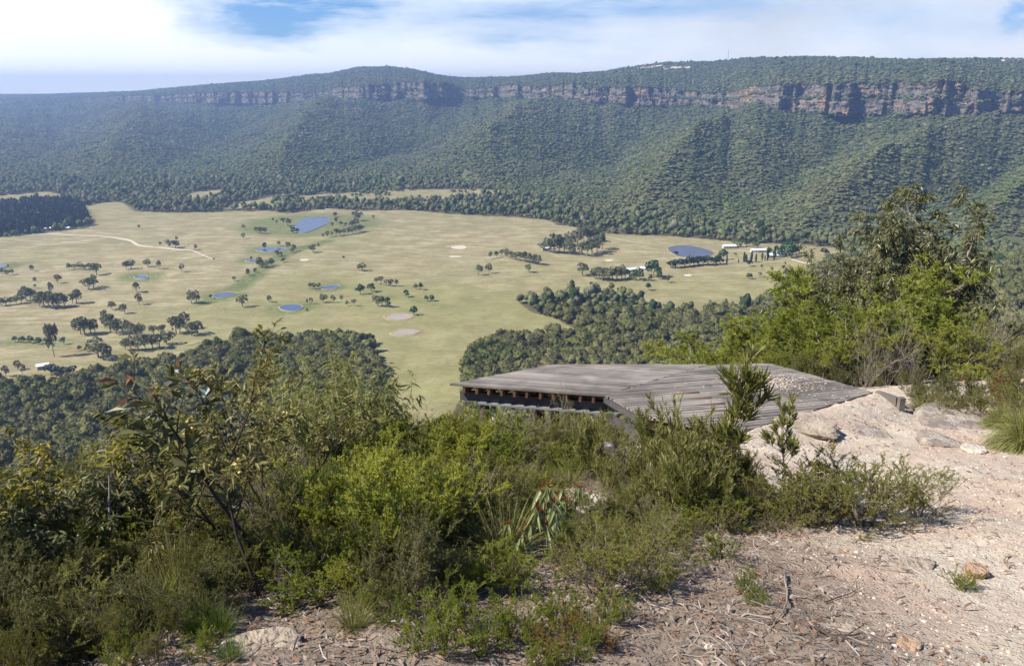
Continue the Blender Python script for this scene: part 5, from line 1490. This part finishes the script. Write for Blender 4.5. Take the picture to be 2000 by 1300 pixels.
    P('bare_shrub', (560, 5.6, 850), (610, 5.9, 860), (500, 5.7, 870), (450, 5.8, 880), (645, 6.4, 820), (860, 5.5, 920), (920, 5.9, 880), (540, 4.9, 900), (700, 5.0, 930), (1010, 6.0, 930), (980, 4.5, 1085), (1060, 4.7, 1085), (1130, 5.3, 1060),
      (430, 4.7, 1000), (250, 5.2, 930), (1180, 5.8, 980), (1480, 6.0, 930), (1540, 5.6, 940), (850, 7.8, 815), (790, 8.2, 790), wide=1.15)
    P('bronze_wattle', (520, 3.85, 690, {'rz': -.37, 'wide': 1.25, 'var': 0, 'label': 'tallest dark bronze wattle with single bare leaning stem and cream flowers, left of deck'}), (455, 4.5, 742), (485, 5.4, 725), (560, 5.2, 712), (395, 5.3, 790), (325, 5.3, 850), wide=1.0)
    P('flower_wattle', (340, 4.5, 1000), (280, 4.7, 1010), (400, 4.6, 950), (300, 4.3, 1050), (195, 4.4, 1080), wide=1.2)
    P('round_leaf_sapling', (494, 4.4, 655, {'var': 0, 'wide': 1.4}), (545, 5.0, 690, {'var': 1}))
    P('gum_sapling', (90, 4.55, 842), (215, 4.4, 870), (150, 4.7, 855), (60, 4.9, 905), (270, 4.9, 855), (330, 4.9, 850), (170, 5.6, 885), (45, 4.5, 925), (120, 4.9, 865), (255, 5.3, 850), wide=1.15)
    P('dark_heath', (20, 3.9, 1055), (80, 3.7, 1090), (140, 3.9, 1060), (60, 4.3, 1010), (10, 3.4, 1120), (200, 4.2, 1060), (130, 3.5, 1150), (50, 3.2, 1180), (-40, 3.6, 1080), (250, 4.4, 1040), (-50, 3.1, 1130), (-90, 3.9, 1000), (160, 4.8, 980), (30, 5.2, 960), (230, 5.6, 950), (-30, 4.6, 980), wide=1.25)
    P('dark_heath', (100, 6.2, 930), (10, 6.4, 940), (300, 6.4, 900), (380, 6.6, 880), (200, 6.8, 910), (440, 7, 860), (-60, 6, 950), wide=1.3)
    P('green_heath', (25, 3.05, 1220), (180, 3.6, 1200, {'h': .28}), (115, 3.15, 1240, {'h': .3}), (560, 4.3, 1120, {'h': .35}), (655, 4.05, 1150, {'h': .35}), (1000, 3.85, 1220, {'h': .25}))
    P('grass_tussock', (292, 3.55, 1070, {'h': .42}), (505, 4.3, 1120, {'h': .3}), (620, 5.0, 985, {'h': .7}), (655, 5.3, 980, {'h': .6}), (690, 3.4, 1200, {'h': .25}), (345, 3.9, 1060, {'h': .5}), (170, 3.3, 1200, {'h': .35}))
    P('fresh_grass_tuft', (385, 3.35, 1130, {'h': .26}), (430, 3.3, 1160, {'h': .2}), (620, 5.4, 960, {'h': .7}), (450, 3.05, 1250, {'h': .16}), (700, 6.4, 900, {'h': .6}))
    P('hanging_leaf_plant', (1066, 4.55, 938, {'var': 0}), (1020, 4.5, 1008, {'var': 1}), (1108, 5.3, 945))
    # geebungs in front of the deck
    plant('lance_sapling', 1408, 5.9, 668, var=0, rz=.6, wide=1.0, label='tall geebung sapling standing against the deck and taller than the shrubs round it')
    plant('lance_sapling', 1535, 6.3, 762, var=1, rz=2.0, label='small leaning geebung sapling against the sandy ground at the right end of deck')
    P('lance_shrub', (1330, 6.0, 790), (1375, 6.4, 810), (1290, 6.3, 830), (1245, 6.6, 860), (1420, 6.2, 850), (1350, 5.5, 880), (1300, 5.6, 900), (1230, 5.7, 930), (1400, 5.5, 900), (1445, 6.0, 880), (1150, 7.2, 810), (1185, 6.4, 880), (1270, 7.2, 800))
    P('olive_heath', (1130, 4.6, 1040), (1190, 4.9, 1010), (1250, 4.9, 1020), (1310, 5.1, 1000), (1150, 4.25, 1100), (1220, 4.4, 1090), (1290, 4.7, 1060), (1360, 5.1, 1000), (1170, 3.95, 1130, {'h': .42}), (1240, 4.0, 1130, {'h': .36}),
      (1430, 5.4, 960), (1490, 5.6, 920), (1540, 5.8, 890), (1590, 5.7, 885), (1640, 5.7, 905), (1700, 5.5, 868), (1745, 5.6, 925), (1560, 5.4, 950), (1500, 5.3, 990), (1620, 5.5, 940), (1795, 5.75, 945, {'h': .42}), (1340, 4.7, 1060), (1290, 4.35, 1130, {'h': .34}), wide=1.25)
    P('low_heath', (935, 3.2, 1240, {'h': .26}), (880, 3.45, 1210, {'h': .28}), (1185, 3.45, 1230, {'h': .2}), (1140, 3.1, 1260, {'h': .2}), (1010, 3.35, 1200, {'h': .28}), (1460, 3.9, 1170, {'h': .16}), (1400, 4.45, 1090, {'h': .22}), (1480, 3.7, 1210, {'h': .12}), (1870, 4.1, 1170, {'h': .16}),
      (840, 3.1, 1260, {'h': .3}), (1060, 3.05, 1270, {'h': .18}), (1490, 5.6, 1000, {'h': .2}), (1085, 3.5, 1190, {'h': .25}))
    P('rust_heath', (1125, 3.22, 1260, {'h': .19}), (1065, 3.16, 1275, {'h': .15}), (1170, 3.2, 1270, {'h': .13}))
    P('mat_rush', (2005, 9.3, 790, {'h': .75, 'wide': .8}), (2050, 9.4, 780, {'h': .85}), (1955, 11.2, 790, {'h': .45}), (1800, 12.2, 775, {'h': .35}))
    label_plants()

ORD = 'first second third fourth fifth sixth seventh eighth ninth tenth eleventh twelfth thirteenth fourteenth fifteenth sixteenth seventeenth eighteenth nineteenth'.split()
TENS = {2: 'twenty', 3: 'thirty', 4: 'forty', 5: 'fifty', 6: 'sixty', 7: 'seventy', 8: 'eighty', 9: 'ninety'}
TENTH = {2: 'twentieth', 3: 'thirtieth', 4: 'fortieth', 5: 'fiftieth', 6: 'sixtieth', 7: 'seventieth', 8: 'eightieth', 9: 'ninetieth'}
def ordw(i):
    i += 1
    if i < 20: return ORD[i - 1]
    return TENTH[i // 10] if i % 10 == 0 else TENS[i // 10] + '-' + ORD[i % 10 - 1]

LOOKW = {'lime_heath': ('bright lime green heath shrub', 'heath shrub'), 'green_heath': ('upright fine-leaved green heath shrub', 'heath shrub'), 'dark_heath': ('dark green fine-leaved heath shrub', 'heath shrub'),
         'olive_heath': ('tiny-leaved olive heath shrub', 'heath shrub'), 'low_heath': ('low yellow-green heath bush', 'bush'), 'rust_heath': ('low rust-orange heath bush', 'bush'),
         'bronze_wattle': ('dark bronze wattle', 'wattle'), 'flower_wattle': ('bushy wattle with pale yellow flowers', 'wattle'), 'gum_sapling': ('gum sapling with golden new tips', 'sapling'),
         'sickle_sapling': ('slender sapling with hanging sickle leaves', 'sapling'), 'round_leaf_sapling': ('sapling with a few big pale round leaves', 'sapling'), 'lance_shrub': ('geebung shrub with narrow upright leaves', 'shrub'),
         'lance_sapling': ('geebung sapling', 'sapling'), 'bare_shrub': ('grey twiggy half-bare shrub', 'shrub'), 'hanging_leaf_plant': ('plant with thick pale hanging leaves', 'plant'),
         'grass_tussock': ('straw-green grass tussock', 'grass tussock'), 'fresh_grass_tuft': ('fresh green grass tuft', 'grass tuft'), 'mat_rush': ('big spiky mat rush', 'grass tussock'),
         'lime_tree': ('lime green bushy tree', 'tree'), 'tall_gum': ('tall gum', 'tree'), 'bushy_gum': ('dense dark gum with drooping leaves', 'tree')}
def zone(px, Y):
    if px > 1280 and Y > 13.4: return 'behind the deck'
    if px > 1780 and Y > 8: return 'beside the grey boulder'
    if Y > 13.4: return 'behind the deck'
    if px < 560: return 'on the slope at far left'
    if px < 1000: return 'between bronze wattle and deck' if Y > 6 else 'nearer the camera left of centre'
    return 'just below the deck' if Y > 6.8 else ('along the sandy track' if px > 1450 else 'in front of the deck')
def label_plants():
    by = {}
    for t in PLANTS:
        o, kind, px, Y, lab, grp, wh = t
        cat = LOOKW[kind][1]
        if lab: tag(o, lab, cat); continue
        by.setdefault((kind, zone(px, Y)), []).append(t)
    for (kind, z), L in by.items():
        L.sort(key=lambda t: t[2]); n = len(L); look, cat = LOOKW[kind]
        for i, t in enumerate(L):
            if n == 1: s = '%s %s' % (look, z)
            elif i == 0: s = 'leftmost %s %s' % (look, z)
            elif i == n - 1: s = 'rightmost %s %s' % (look, z)
            else: s = '%s, %s from left %s' % (look, ordw(i), z)
            tag(t[0], s, cat, (cat + 's ' if not cat.endswith('s') else cat + ' ') + z)
# ------------------------------------------------------------------ pasture trees and farms
FPROTO = {}
def fproto(kind, v):
    key = (kind, v)
    if key in FPROTO: return FPROTO[key]
    s = hash_s(kind) % 500 + v * 13
    if kind == 'gum':
        a = crown_mesh('crown', s, M['gum_far'], n=420, lobes=7 + v, W=1, H=1, base=.06 + .04 * v, fs=.10, jit=.5); b = trunk_mesh('trunk', s, M['trunk_far'], .8, .035, 4, .8)
    elif kind == 'brown':
        a = crown_mesh('crown', s, M['brown_far'], n=240, lobes=8, W=1, H=1, base=.15, fs=.11, jit=.6); b = trunk_mesh('trunk', s, M['trunk_far'], .85, .03, 6, .9)
    elif kind == 'green':
        a = crown_mesh('crown', s, M['green_far'], n=300, lobes=7, W=1, H=1, base=.04, fs=.13, jit=.4); b = trunk_mesh('trunk', s, M['bark_grey'], .5, .03, 2, .4)
    elif kind == 'bright':
        a = crown_mesh('crown', s, M['bright_far'], n=280, lobes=7, W=1, H=1, base=.08, fs=.13, jit=.4); b = trunk_mesh('trunk', s, M['bark_grey'], .5, .03, 2, .4)
    elif kind == 'dark':
        a = crown_mesh('crown', s, M['dark_far'], n=330, lobes=8, W=1, H=1, base=.02, fs=.12, jit=.4); b = trunk_mesh('trunk', s, M['bark_grey'], .5, .03, 2, .4)
    elif kind == 'poplar':
        a = crown_mesh('crown', s, M['dark_far'], n=200, W=1, H=1, base=.06, fs=.16, shape='column'); b = trunk_mesh('trunk', s, M['bark_grey'], .5, .03, 2, .4)
    elif kind == 'conifer':
        a = crown_mesh('crown', s, M['gum_far'], n=480, lobes=11, W=1, H=1, base=.10, fs=.12, jit=.55); b = trunk_mesh('trunk', s, M['bark_grey'], .8, .03, 2, .4)
    else:
        a = None; b = trunk_mesh('trunk', s, M['bark_pale'], 1.1, .025, 9, 1.1)
    FPROTO[key] = (a, b); return FPROTO[key]
LOOK = {'gum': 'grey-green gum', 'brown': 'sparse brownish gum', 'green': 'fresh green tree', 'bright': 'bright lime green tree', 'dark': 'dark dense tree', 'poplar': 'dark narrow poplar', 'conifer': 'tall narrow ragged gum', 'bare': 'leafless dead tree'}
TNAME = {'gum': 'gum_tree', 'brown': 'gum_tree', 'green': 'shade_tree', 'bright': 'shade_tree', 'dark': 'windbreak_tree', 'poplar': 'poplar_tree', 'conifer': 'gum_tree', 'bare': 'dead_tree'}
WH = {'gum': .92, 'brown': .8, 'green': 1.05, 'bright': 1.15, 'dark': 1.25, 'poplar': .3, 'conifer': .42, 'bare': .6}
def grove(where, trees, dk='gum'):
    """trees: (px, py of the foot, height in photo px, kind)"""
    trees = sorted(((t + (dk,))[:4] if len(t) == 3 else t for t in trees), key=lambda t: t[0])
    n = len(trees)
    for i, (px, py, hp, kind) in enumerate(trees):
        rng = random.Random(int(px * 7 + py * 13)); p = hit(px, py)
        dep = p[1] * CP + (EZ - p[2]) * SP; h = hp / F * dep * 1.02 * rng.uniform(.88, 1.12); w = h * WH[kind] * rng.uniform(.72, 1.2)
        a, b = fproto(kind, rng.randrange(4))
        o = empty(TNAME[kind], (p[0], p[1], p[2] - .1), rng.uniform(0, 6.28), (w, w, h))
        part('trunk', b, o)
        if a is not None: part('crown', a, o)
        if n == 1: lab = '%s %s' % (LOOK[kind], where)
        else:
            od = 'leftmost' if i == 0 else ('rightmost' if i == n - 1 else ordw(i) + ' from the left')
            lab = '%s, %s %s' % (LOOK[kind], od, where)
        while len(lab.split()) > 15 and ' the ' in lab: lab = lab[::-1].replace(' eht ', ' ', 1)[::-1]
        if len(lab.split()) > 16: print('LONG', lab)
        tag(o, lab, 'tree', 'trees ' + where if n > 1 else None)

def farmhouse(px, py, w, d, h, rz, label, name='farmhouse', roof='roof_white'):
    p = hit(px, py); o = empty(name, (p[0], p[1], p[2]), rz)
    mb = MB(); mb.box((0, 0, h / 2 - .5), w, d, h + 1); part('wall', mb.mesh('wall', [M['wall_pale']]), o)
    ov = .6; rh = d * .24; V = np.array([[-w / 2 - ov, -d / 2 - ov, h], [w / 2 + ov, -d / 2 - ov, h], [w / 2 + ov, d / 2 + ov, h], [-w / 2 - ov, d / 2 + ov, h], [-w / 2 - ov, 0, h + rh], [w / 2 + ov, 0, h + rh]])
    V2 = V + [0, 0, .25]; mb = MB()
    mb.add(np.concatenate([V, V2]), [[1, 0, 3, 2], [6, 7, 11, 10], [8, 9, 10, 11], [0, 1, 7, 6], [2, 3, 9, 8]], [[7, 8, 11], [9, 6, 10], [0, 4, 3], [1, 2, 5]])
    mb.F4.append(np.array([[0, 6, 10, 4], [3, 4, 10, 9], [1, 5, 11, 7], [2, 8, 11, 5]]))
    r_ = part('roof', mb.mesh('roof', [M[roof]]), o)
    for k in range(2):
        mb = MB(); mb.box((-w * .25 + k * w * .5, -d / 2 - .03, h * .55), 1.6, .1, 1.3); part('window', mb.mesh('window', [M['glass_dark']]), o)
    mb = MB(); mb.box((0, -d / 2 - .03, h * .38), 1.1, .1, 2.1); part('door', mb.mesh('door', [M['glass_dark']]), o)
    tag(o, label, 'house' if name == 'farmhouse' else 'shed')

def build_valley():
    G = grove
    G('in the bare upper paddock left of the gravel road bend', [(271, 447, 9)])
    G('beside the middle of the gravel road', [(313, 480, 9), (327, 478, 10), (343, 484, 16, 'dark'), (345, 470, 10), (331, 483, 8)])
    G('at the right end of the gravel road', [(382, 488, 12), (418, 508, 5)])
    G('in the long gum line of left paddock', [(135, 527, 14), (146, 526, 13), (157, 526, 14), (166, 527, 13), (176, 527, 14), (189, 537, 24), (220, 525, 15, 'bare'), (247, 526, 18), (256, 525, 19), (289, 521, 16), (310, 525, 16), (356, 531, 17, 'brown')])
    G('at the left edge below the small blue pool', [(4, 535, 12), (14, 538, 13), (24, 536, 13), (16, 522, 7, 'green')])
    G('left of the big paired gums', [(63, 530, 14), (70, 552, 13), (69, 563, 9, 'brown'), (113, 553, 19), (92, 540, 14, 'bare')])
    G('in the big pair of gums above the tree clump', [(173, 565, 27), (183, 562, 24)])
    G('in the thick clump running to the left edge', [(3, 597, 16), (12, 596, 17), (22, 595, 18), (32, 593, 18), (42, 592, 20), (51, 586, 28), (60, 585, 26), (68, 585, 20), (77, 598, 22), (86, 600, 32), (96, 601, 34), (106, 602, 33), (116, 601, 30), (126, 598, 24), (101, 576, 26, 'conifer'), (142, 593, 24), (150, 592, 30)])
    G('right of the thick left clump', [(219, 604, 18), (244, 612, 22), (268, 571, 24), (272, 595, 24, 'brown')])
    G('beside the long narrow creek-end pool', [(374, 592, 24), (384, 593, 30), (412, 583, 9, 'green'), (431, 610, 11, 'bare'), (440, 610, 13, 'bare'), (474, 599, 24), (457, 549, 11), (526, 590, 16)])
    G('along the narrow creek of green trees', [(485, 538, 15, 'green'), (499, 532, 10, 'green'), (507, 521, 17, 'green'), (514, 523, 15), (521, 522, 16), (530, 519, 14, 'green'), (491, 508, 7, 'green'), (517, 485, 12, 'green'), (541, 500, 12, 'green'), (549, 500, 10, 'green'), (553, 512, 9, 'green'), (562, 486, 13), (573, 490, 14), (545, 480, 10, 'brown'), (572, 494, 9)])
    G('between upper paddock and large dam', [(476, 449, 11, 'brown'), (476, 467, 13, 'brown'), (501, 455, 14), (509, 457, 16), (518, 456, 12), (533, 435, 9, 'brown'), (541, 438, 9, 'brown'), (553, 441, 16, 'brown'), (562, 441, 14), (568, 448, 9, 'brown'), (573, 455, 14, 'green'), (580, 455, 10, 'green')])
    G('right of the large blue dam', [(632, 466, 11, 'brown'), (640, 464, 13, 'brown'), (648, 462, 13), (656, 461, 14, 'brown'), (664, 460, 14), (672, 459, 14), (680, 458, 15, 'brown'), (688, 457, 15), (697, 455, 16), (703, 453, 14), (650, 446, 12, 'brown'), (657, 436, 14), (665, 441, 11), (676, 444, 10, 'brown'), (687, 446, 16), (695, 443, 20), (700, 431, 22), (691, 425, 14), (655, 424, 12), (730, 428, 9), (622, 482, 7), (611, 493, 17), (671, 507, 9, 'brown')])
    G('by themselves below the big open paddock', [(700, 528, 12), (708, 529, 17)])
    G('in the brown grove above the two round green trees', [(735, 555, 14, 'brown'), (745, 557, 16, 'brown'), (754, 558, 14, 'brown'), (764, 559, 15, 'brown'), (774, 559, 16, 'brown')])
    G('round the pools above the oval blue dam', [(606, 564, 12, 'brown'), (613, 565, 13, 'brown'), (622, 563, 13), (600, 593, 11, 'brown'), (609, 593, 14, 'brown'), (599, 608, 6, 'green'), (631, 591, 18), (651, 591, 15, 'brown'), (668, 592, 16, 'brown'), (678, 597, 13, 'brown'), (692, 598, 15, 'brown')])
    G('in the green pasture above the two claypans', [(704, 575, 20, 'green'), (726, 570, 18, 'green'), (738, 598, 24), (747, 599, 22), (757, 600, 22, 'green'), (793, 580, 15, 'green'), (812, 565, 11), (822, 566, 15, 'green'), (833, 588, 11, 'green'), (843, 588, 12, 'green'), (808, 615, 20, 'green')])
    G('standing alone below the grove row in mid pasture', [(934, 537, 22), (955, 534, 19, 'brown'), (1032, 532, 17)])
    G('in the straight grove row of mid pasture', [(958, 505, 15, 'brown'), (970, 503, 13), (980, 500, 14), (989, 503, 17), (998, 506, 18), (1007, 508, 20), (1016, 510, 21), (1025, 512, 22), (1034, 514, 22), (1043, 516, 22), (1052, 517, 20)])
    G('in the large wooded clump beside two white sheds', [(1061, 490, 20), (1066, 478, 16), (1072, 493, 28), (1081, 480, 26), (1083, 495, 30), (1092, 494, 38), (1102, 494, 36), (1112, 497, 30), (1110, 480, 24), (1120, 498, 18, 'brown'), (1128, 478, 28), (1136, 499, 30), (1146, 500, 34), (1156, 496, 36), (1166, 492, 36), (1176, 487, 34), (1140, 474, 32), (1152, 472, 32), (1163, 472, 30), (1134, 458, 22), (1083, 438, 16), (1090, 440, 18)])
    G('standing alone right of the grove row', [(1137, 538, 28), (1118, 562, 18)])
    G('in the dense row left of the white homestead', [(1160, 544, 22), (1169, 546, 24), (1178, 547, 25), (1187, 548, 26), (1196, 547, 26), (1205, 547, 27), (1214, 546, 28), (1221, 543, 22)])
    G('around the white homestead in mid right pasture', [(1240, 547, 22, 'green'), (1250, 548, 26, 'green'), (1276, 542, 34, 'green'), (1270, 548, 12, 'green'), (1287, 546, 18, 'green'), (1305, 552, 17, 'brown'), (1266, 567, 18, 'green'), (1210, 576, 13, 'brown'), (1222, 574, 8, 'brown')])
    G('in the dark windbreak below the large grey dam', [(1310, 523, 14, 'dark'), (1319, 523, 18, 'dark'), (1328, 522, 19, 'dark'), (1337, 521, 19, 'dark'), (1346, 520, 19, 'dark'), (1355, 519, 17, 'dark'), (1364, 518, 19, 'dark'), (1373, 518, 20, 'dark'), (1382, 517, 19, 'dark'), (1393, 517, 15, 'dark'), (1400, 516, 17, 'dark'), (1406, 516, 13, 'dark')])
    G('beside the right end of the dark windbreak', [(1412, 507, 20, 'green'), (1419, 515, 17, 'poplar'), (1405, 497, 9, 'brown'), (1321, 498, 8, 'dark')])
    G('in the avenue of poplars before the farmhouses', [(1442, 514, 9, 'poplar'), (1453, 512, 18, 'poplar'), (1457, 512, 16, 'poplar'), (1463, 520, 15, 'dark'), (1467, 512, 22, 'poplar'), (1476, 512, 17, 'poplar'), (1488, 509, 18, 'poplar'), (1499, 508, 24, 'poplar'), (1494, 508, 10, 'poplar'), (1512, 506, 26, 'poplar'), (1436, 501, 9, 'brown'), (1487, 525, 9, 'brown')])
    G('behind the white-roofed farmhouses at right', [(1436, 482, 13, 'bright'), (1446, 483, 14, 'bright'), (1458, 481, 10, 'dark'), (1472, 484, 12, 'bright'), (1480, 484, 13, 'bright'), (1502, 496, 14, 'bright'), (1516, 492, 14, 'green'), (1530, 499, 22, 'green'), (1538, 504, 26, 'green'), (1546, 502, 30, 'green'), (1555, 501, 26, 'green'), (1541, 490, 24, 'green'), (1523, 502, 16, 'green'), (1610, 499, 15, 'dark')])
    G('scattered on the pasture below the farmhouses', [(1461, 544, 12, 'green'), (1466, 545, 12, 'green'), (1484, 542, 10, 'brown'), (1519, 540, 12, 'green'), (1538, 538, 13, 'green'), (1547, 539, 14, 'green'), (1556, 539, 13, 'green'), (1300, 545, 8, 'brown')])
    G('above the hillside forest at lower left', [(106, 696, 66, 'conifer'), (158, 652, 34), (166, 654, 42), (178, 652, 34), (186, 650, 26), (192, 698, 40), (202, 702, 36), (211, 703, 22), (205, 640, 34), (216, 648, 34), (228, 652, 30), (240, 652, 30), (252, 656, 30), (264, 660, 28), (245, 682, 26), (256, 684, 28), (270, 684, 28), (284, 682, 30), (298, 680, 30), (312, 680, 28), (326, 672, 26), (344, 652, 40), (352, 650, 34), (362, 642, 34, 'brown'), (374, 655, 30), (386, 652, 28), (300, 654, 22), (318, 652, 22), (276, 655, 24), (35, 722, 20, 'brown'), (45, 735, 26, 'brown'), (12, 735, 24, 'brown')])
    G('in the dark round clump beside the small white shed', [(100, 730, 20, 'dark'), (110, 733, 22, 'dark'), (121, 734, 22, 'dark'), (132, 733, 20, 'dark'), (141, 729, 16, 'dark')])
    # scrub strips along the lower left creek
    G('along the lower left creek', [(30, 668, 12, 'green'), (45, 669, 14, 'green'), (60, 670, 15, 'green'), (76, 672, 14, 'green'), (92, 672, 14, 'green'), (124, 672, 16), (155, 684, 12, 'green'), (170, 686, 12, 'green')])
    for a in [(84, 719, 10, 7, 3.2, .6, 'small white-roofed shed beside the dark round clump at lower left', 'farm_shed'), (1064, 488, 9, 6, 3, .2, 'white shed at the left foot of the large wooded clump', 'farm_shed'), (1075, 487, 9, 6, 3, -.2, 'white shed second from left under the large wooded clump', 'farm_shed'),
              (1232, 530, 16, 9, 3.4, .3, 'white-roofed homestead behind the dense tree row', 'farmhouse'), (1258, 528, 10, 8, 3.4, -.4, 'white-roofed cottage between the homestead and its tall green tree', 'farmhouse'),
              (1424, 484, 22, 9, 3.4, .1, 'long white-roofed building leftmost of the farm at right', 'farmhouse'), (1481, 492, 24, 10, 3.5, .1, 'white-roofed farmhouse behind the poplar avenue', 'farmhouse'), (1513, 502, 26, 11, 3.6, .05, 'longest white-roofed farmhouse right of the poplar avenue', 'farmhouse'),
              (1524, 495, 18, 12, 4.2, .8, 'tall white-roofed farmhouse among green trees at right', 'farmhouse'), (1546, 541, 22, 5, 2.6, .1, 'low grey-roofed shed on the pasture below the farmhouses', 'farm_shed', 'roof_grey'),
              (98, 449, 16, 9, 3.4, .2, 'pale farmhouse at the lower edge of the pine plantation', 'farmhouse'), (131, 448, 14, 9, 3.4, -.2, 'white-roofed farmhouse right of the other under the pine plantation', 'farmhouse')]:
        farmhouse(*a[:6], a[6], a[7], *(a[8:]))
    # houses on the far plateau
    for j, (px, lab) in enumerate([(1258, 'pale building leftmost in the clearing on the far ridge'), (1275, 'pale building second from left in the clearing on the far ridge'), (1300, 'long pale building in the middle of the clearing on the far ridge'), (1330, 'white building in the right part of the clearing on the far ridge'), (1955, 'long pale-roofed building alone on the far plateau at right')]):
        c, q = CLEARQ[0 if px < 1290 else (1 if px < 1400 else 3)]
        x = q[1] * (px - 1000) / F / KX; o = empty('ridge_building', (x, q[1] + 6 * (j % 2), q[2] - .5), .1 * j)
        w = 34 if px in (1300,) else (48 if px == 1955 else 24)
        mb = MB(); mb.box((0, 0, 4), w, 14, 9); part('wall', mb.mesh('wall', [M['wall_pale']]), o); mb = MB(); mb.box((0, 0, 9.2), w + 2, 16, 1.3); part('roof', mb.mesh('roof', [M['roof_white']]), o)
        tag(o, lab, 'building')
    # two thin masts on the skyline
    for px, lab in ((1417, 'thin mast on the skyline above the cliffs'), (62, 'thin mast on the skyline at far left')):
        jx = int(np.argmin(np.abs(PXC - px))); q = PV[-1, jx]; mb = MB(); mb.tube([[0, 0, -5], [0, 0, 30], [0, 0, 62]], [1.6, 1.3, .7], 4)
        o = empty('radio_mast', q); part('pole', mb.mesh('pole', [M['roof_grey']]), o); mb = MB(); mb.box((0, 0, 52), 5, 1.2, 1.2); part('antenna_arm', mb.mesh('antenna_arm', [M['roof_grey']]), o); tag(o, lab, 'mast')
    ribbon('road', [(62, 458), (100, 457), (130, 459), (190, 461), (205, 462), (240, 467), (258, 471), (268, 479), (285, 482), (315, 484), (345, 488), (372, 489)], 7, M['road'])
    ribbon('road', [(372, 489), (400, 500), (415, 506)], 3, M['pale_earth'])
    ribbon('road', [(1545, 507), (1570, 514), (1600, 520), (1640, 524)], 5, M['road'])
    ribbon('road', [(1440, 488), (1460, 492), (1480, 495)], 4, M['road'])
    ribbon('path', [(1180, 462), (1230, 472), (1290, 480)], 3, M['pale_earth'])
    for pl in [[(878, 483), (895, 479), (912, 481), (910, 487), (888, 487)], [(875, 500), (905, 500), (900, 503), (878, 503)], [(1335, 536), (1352, 536), (1350, 540), (1337, 540)], [(1180, 508), (1200, 507), (1195, 511), (1183, 511)],
               [(583, 507), (600, 505), (606, 509), (590, 511)], [(1100, 655), (1122, 640), (1150, 650), (1160, 668), (1120, 668)], [(1160, 570), (1190, 578), (1220, 590), (1200, 592), (1170, 585)]]: earth_patch(pl)
    for pl in [[(400, 664), (385, 672), (360, 676), (372, 666)], [(170, 716), (150, 726), (95, 738), (110, 728), (140, 716)], [(1384, 643), (1400, 643), (1398, 648), (1384, 648)]]: earth_patch(pl, .4, 'bank')
build_sky(); build_light(); build_ground(); build_sand(); build_escarp(); build_ponds(); build_forests(); build_haze(); build_near_plants(); build_undergrowth(); build_deck(); build_rocks(); build_litter(); build_valley()
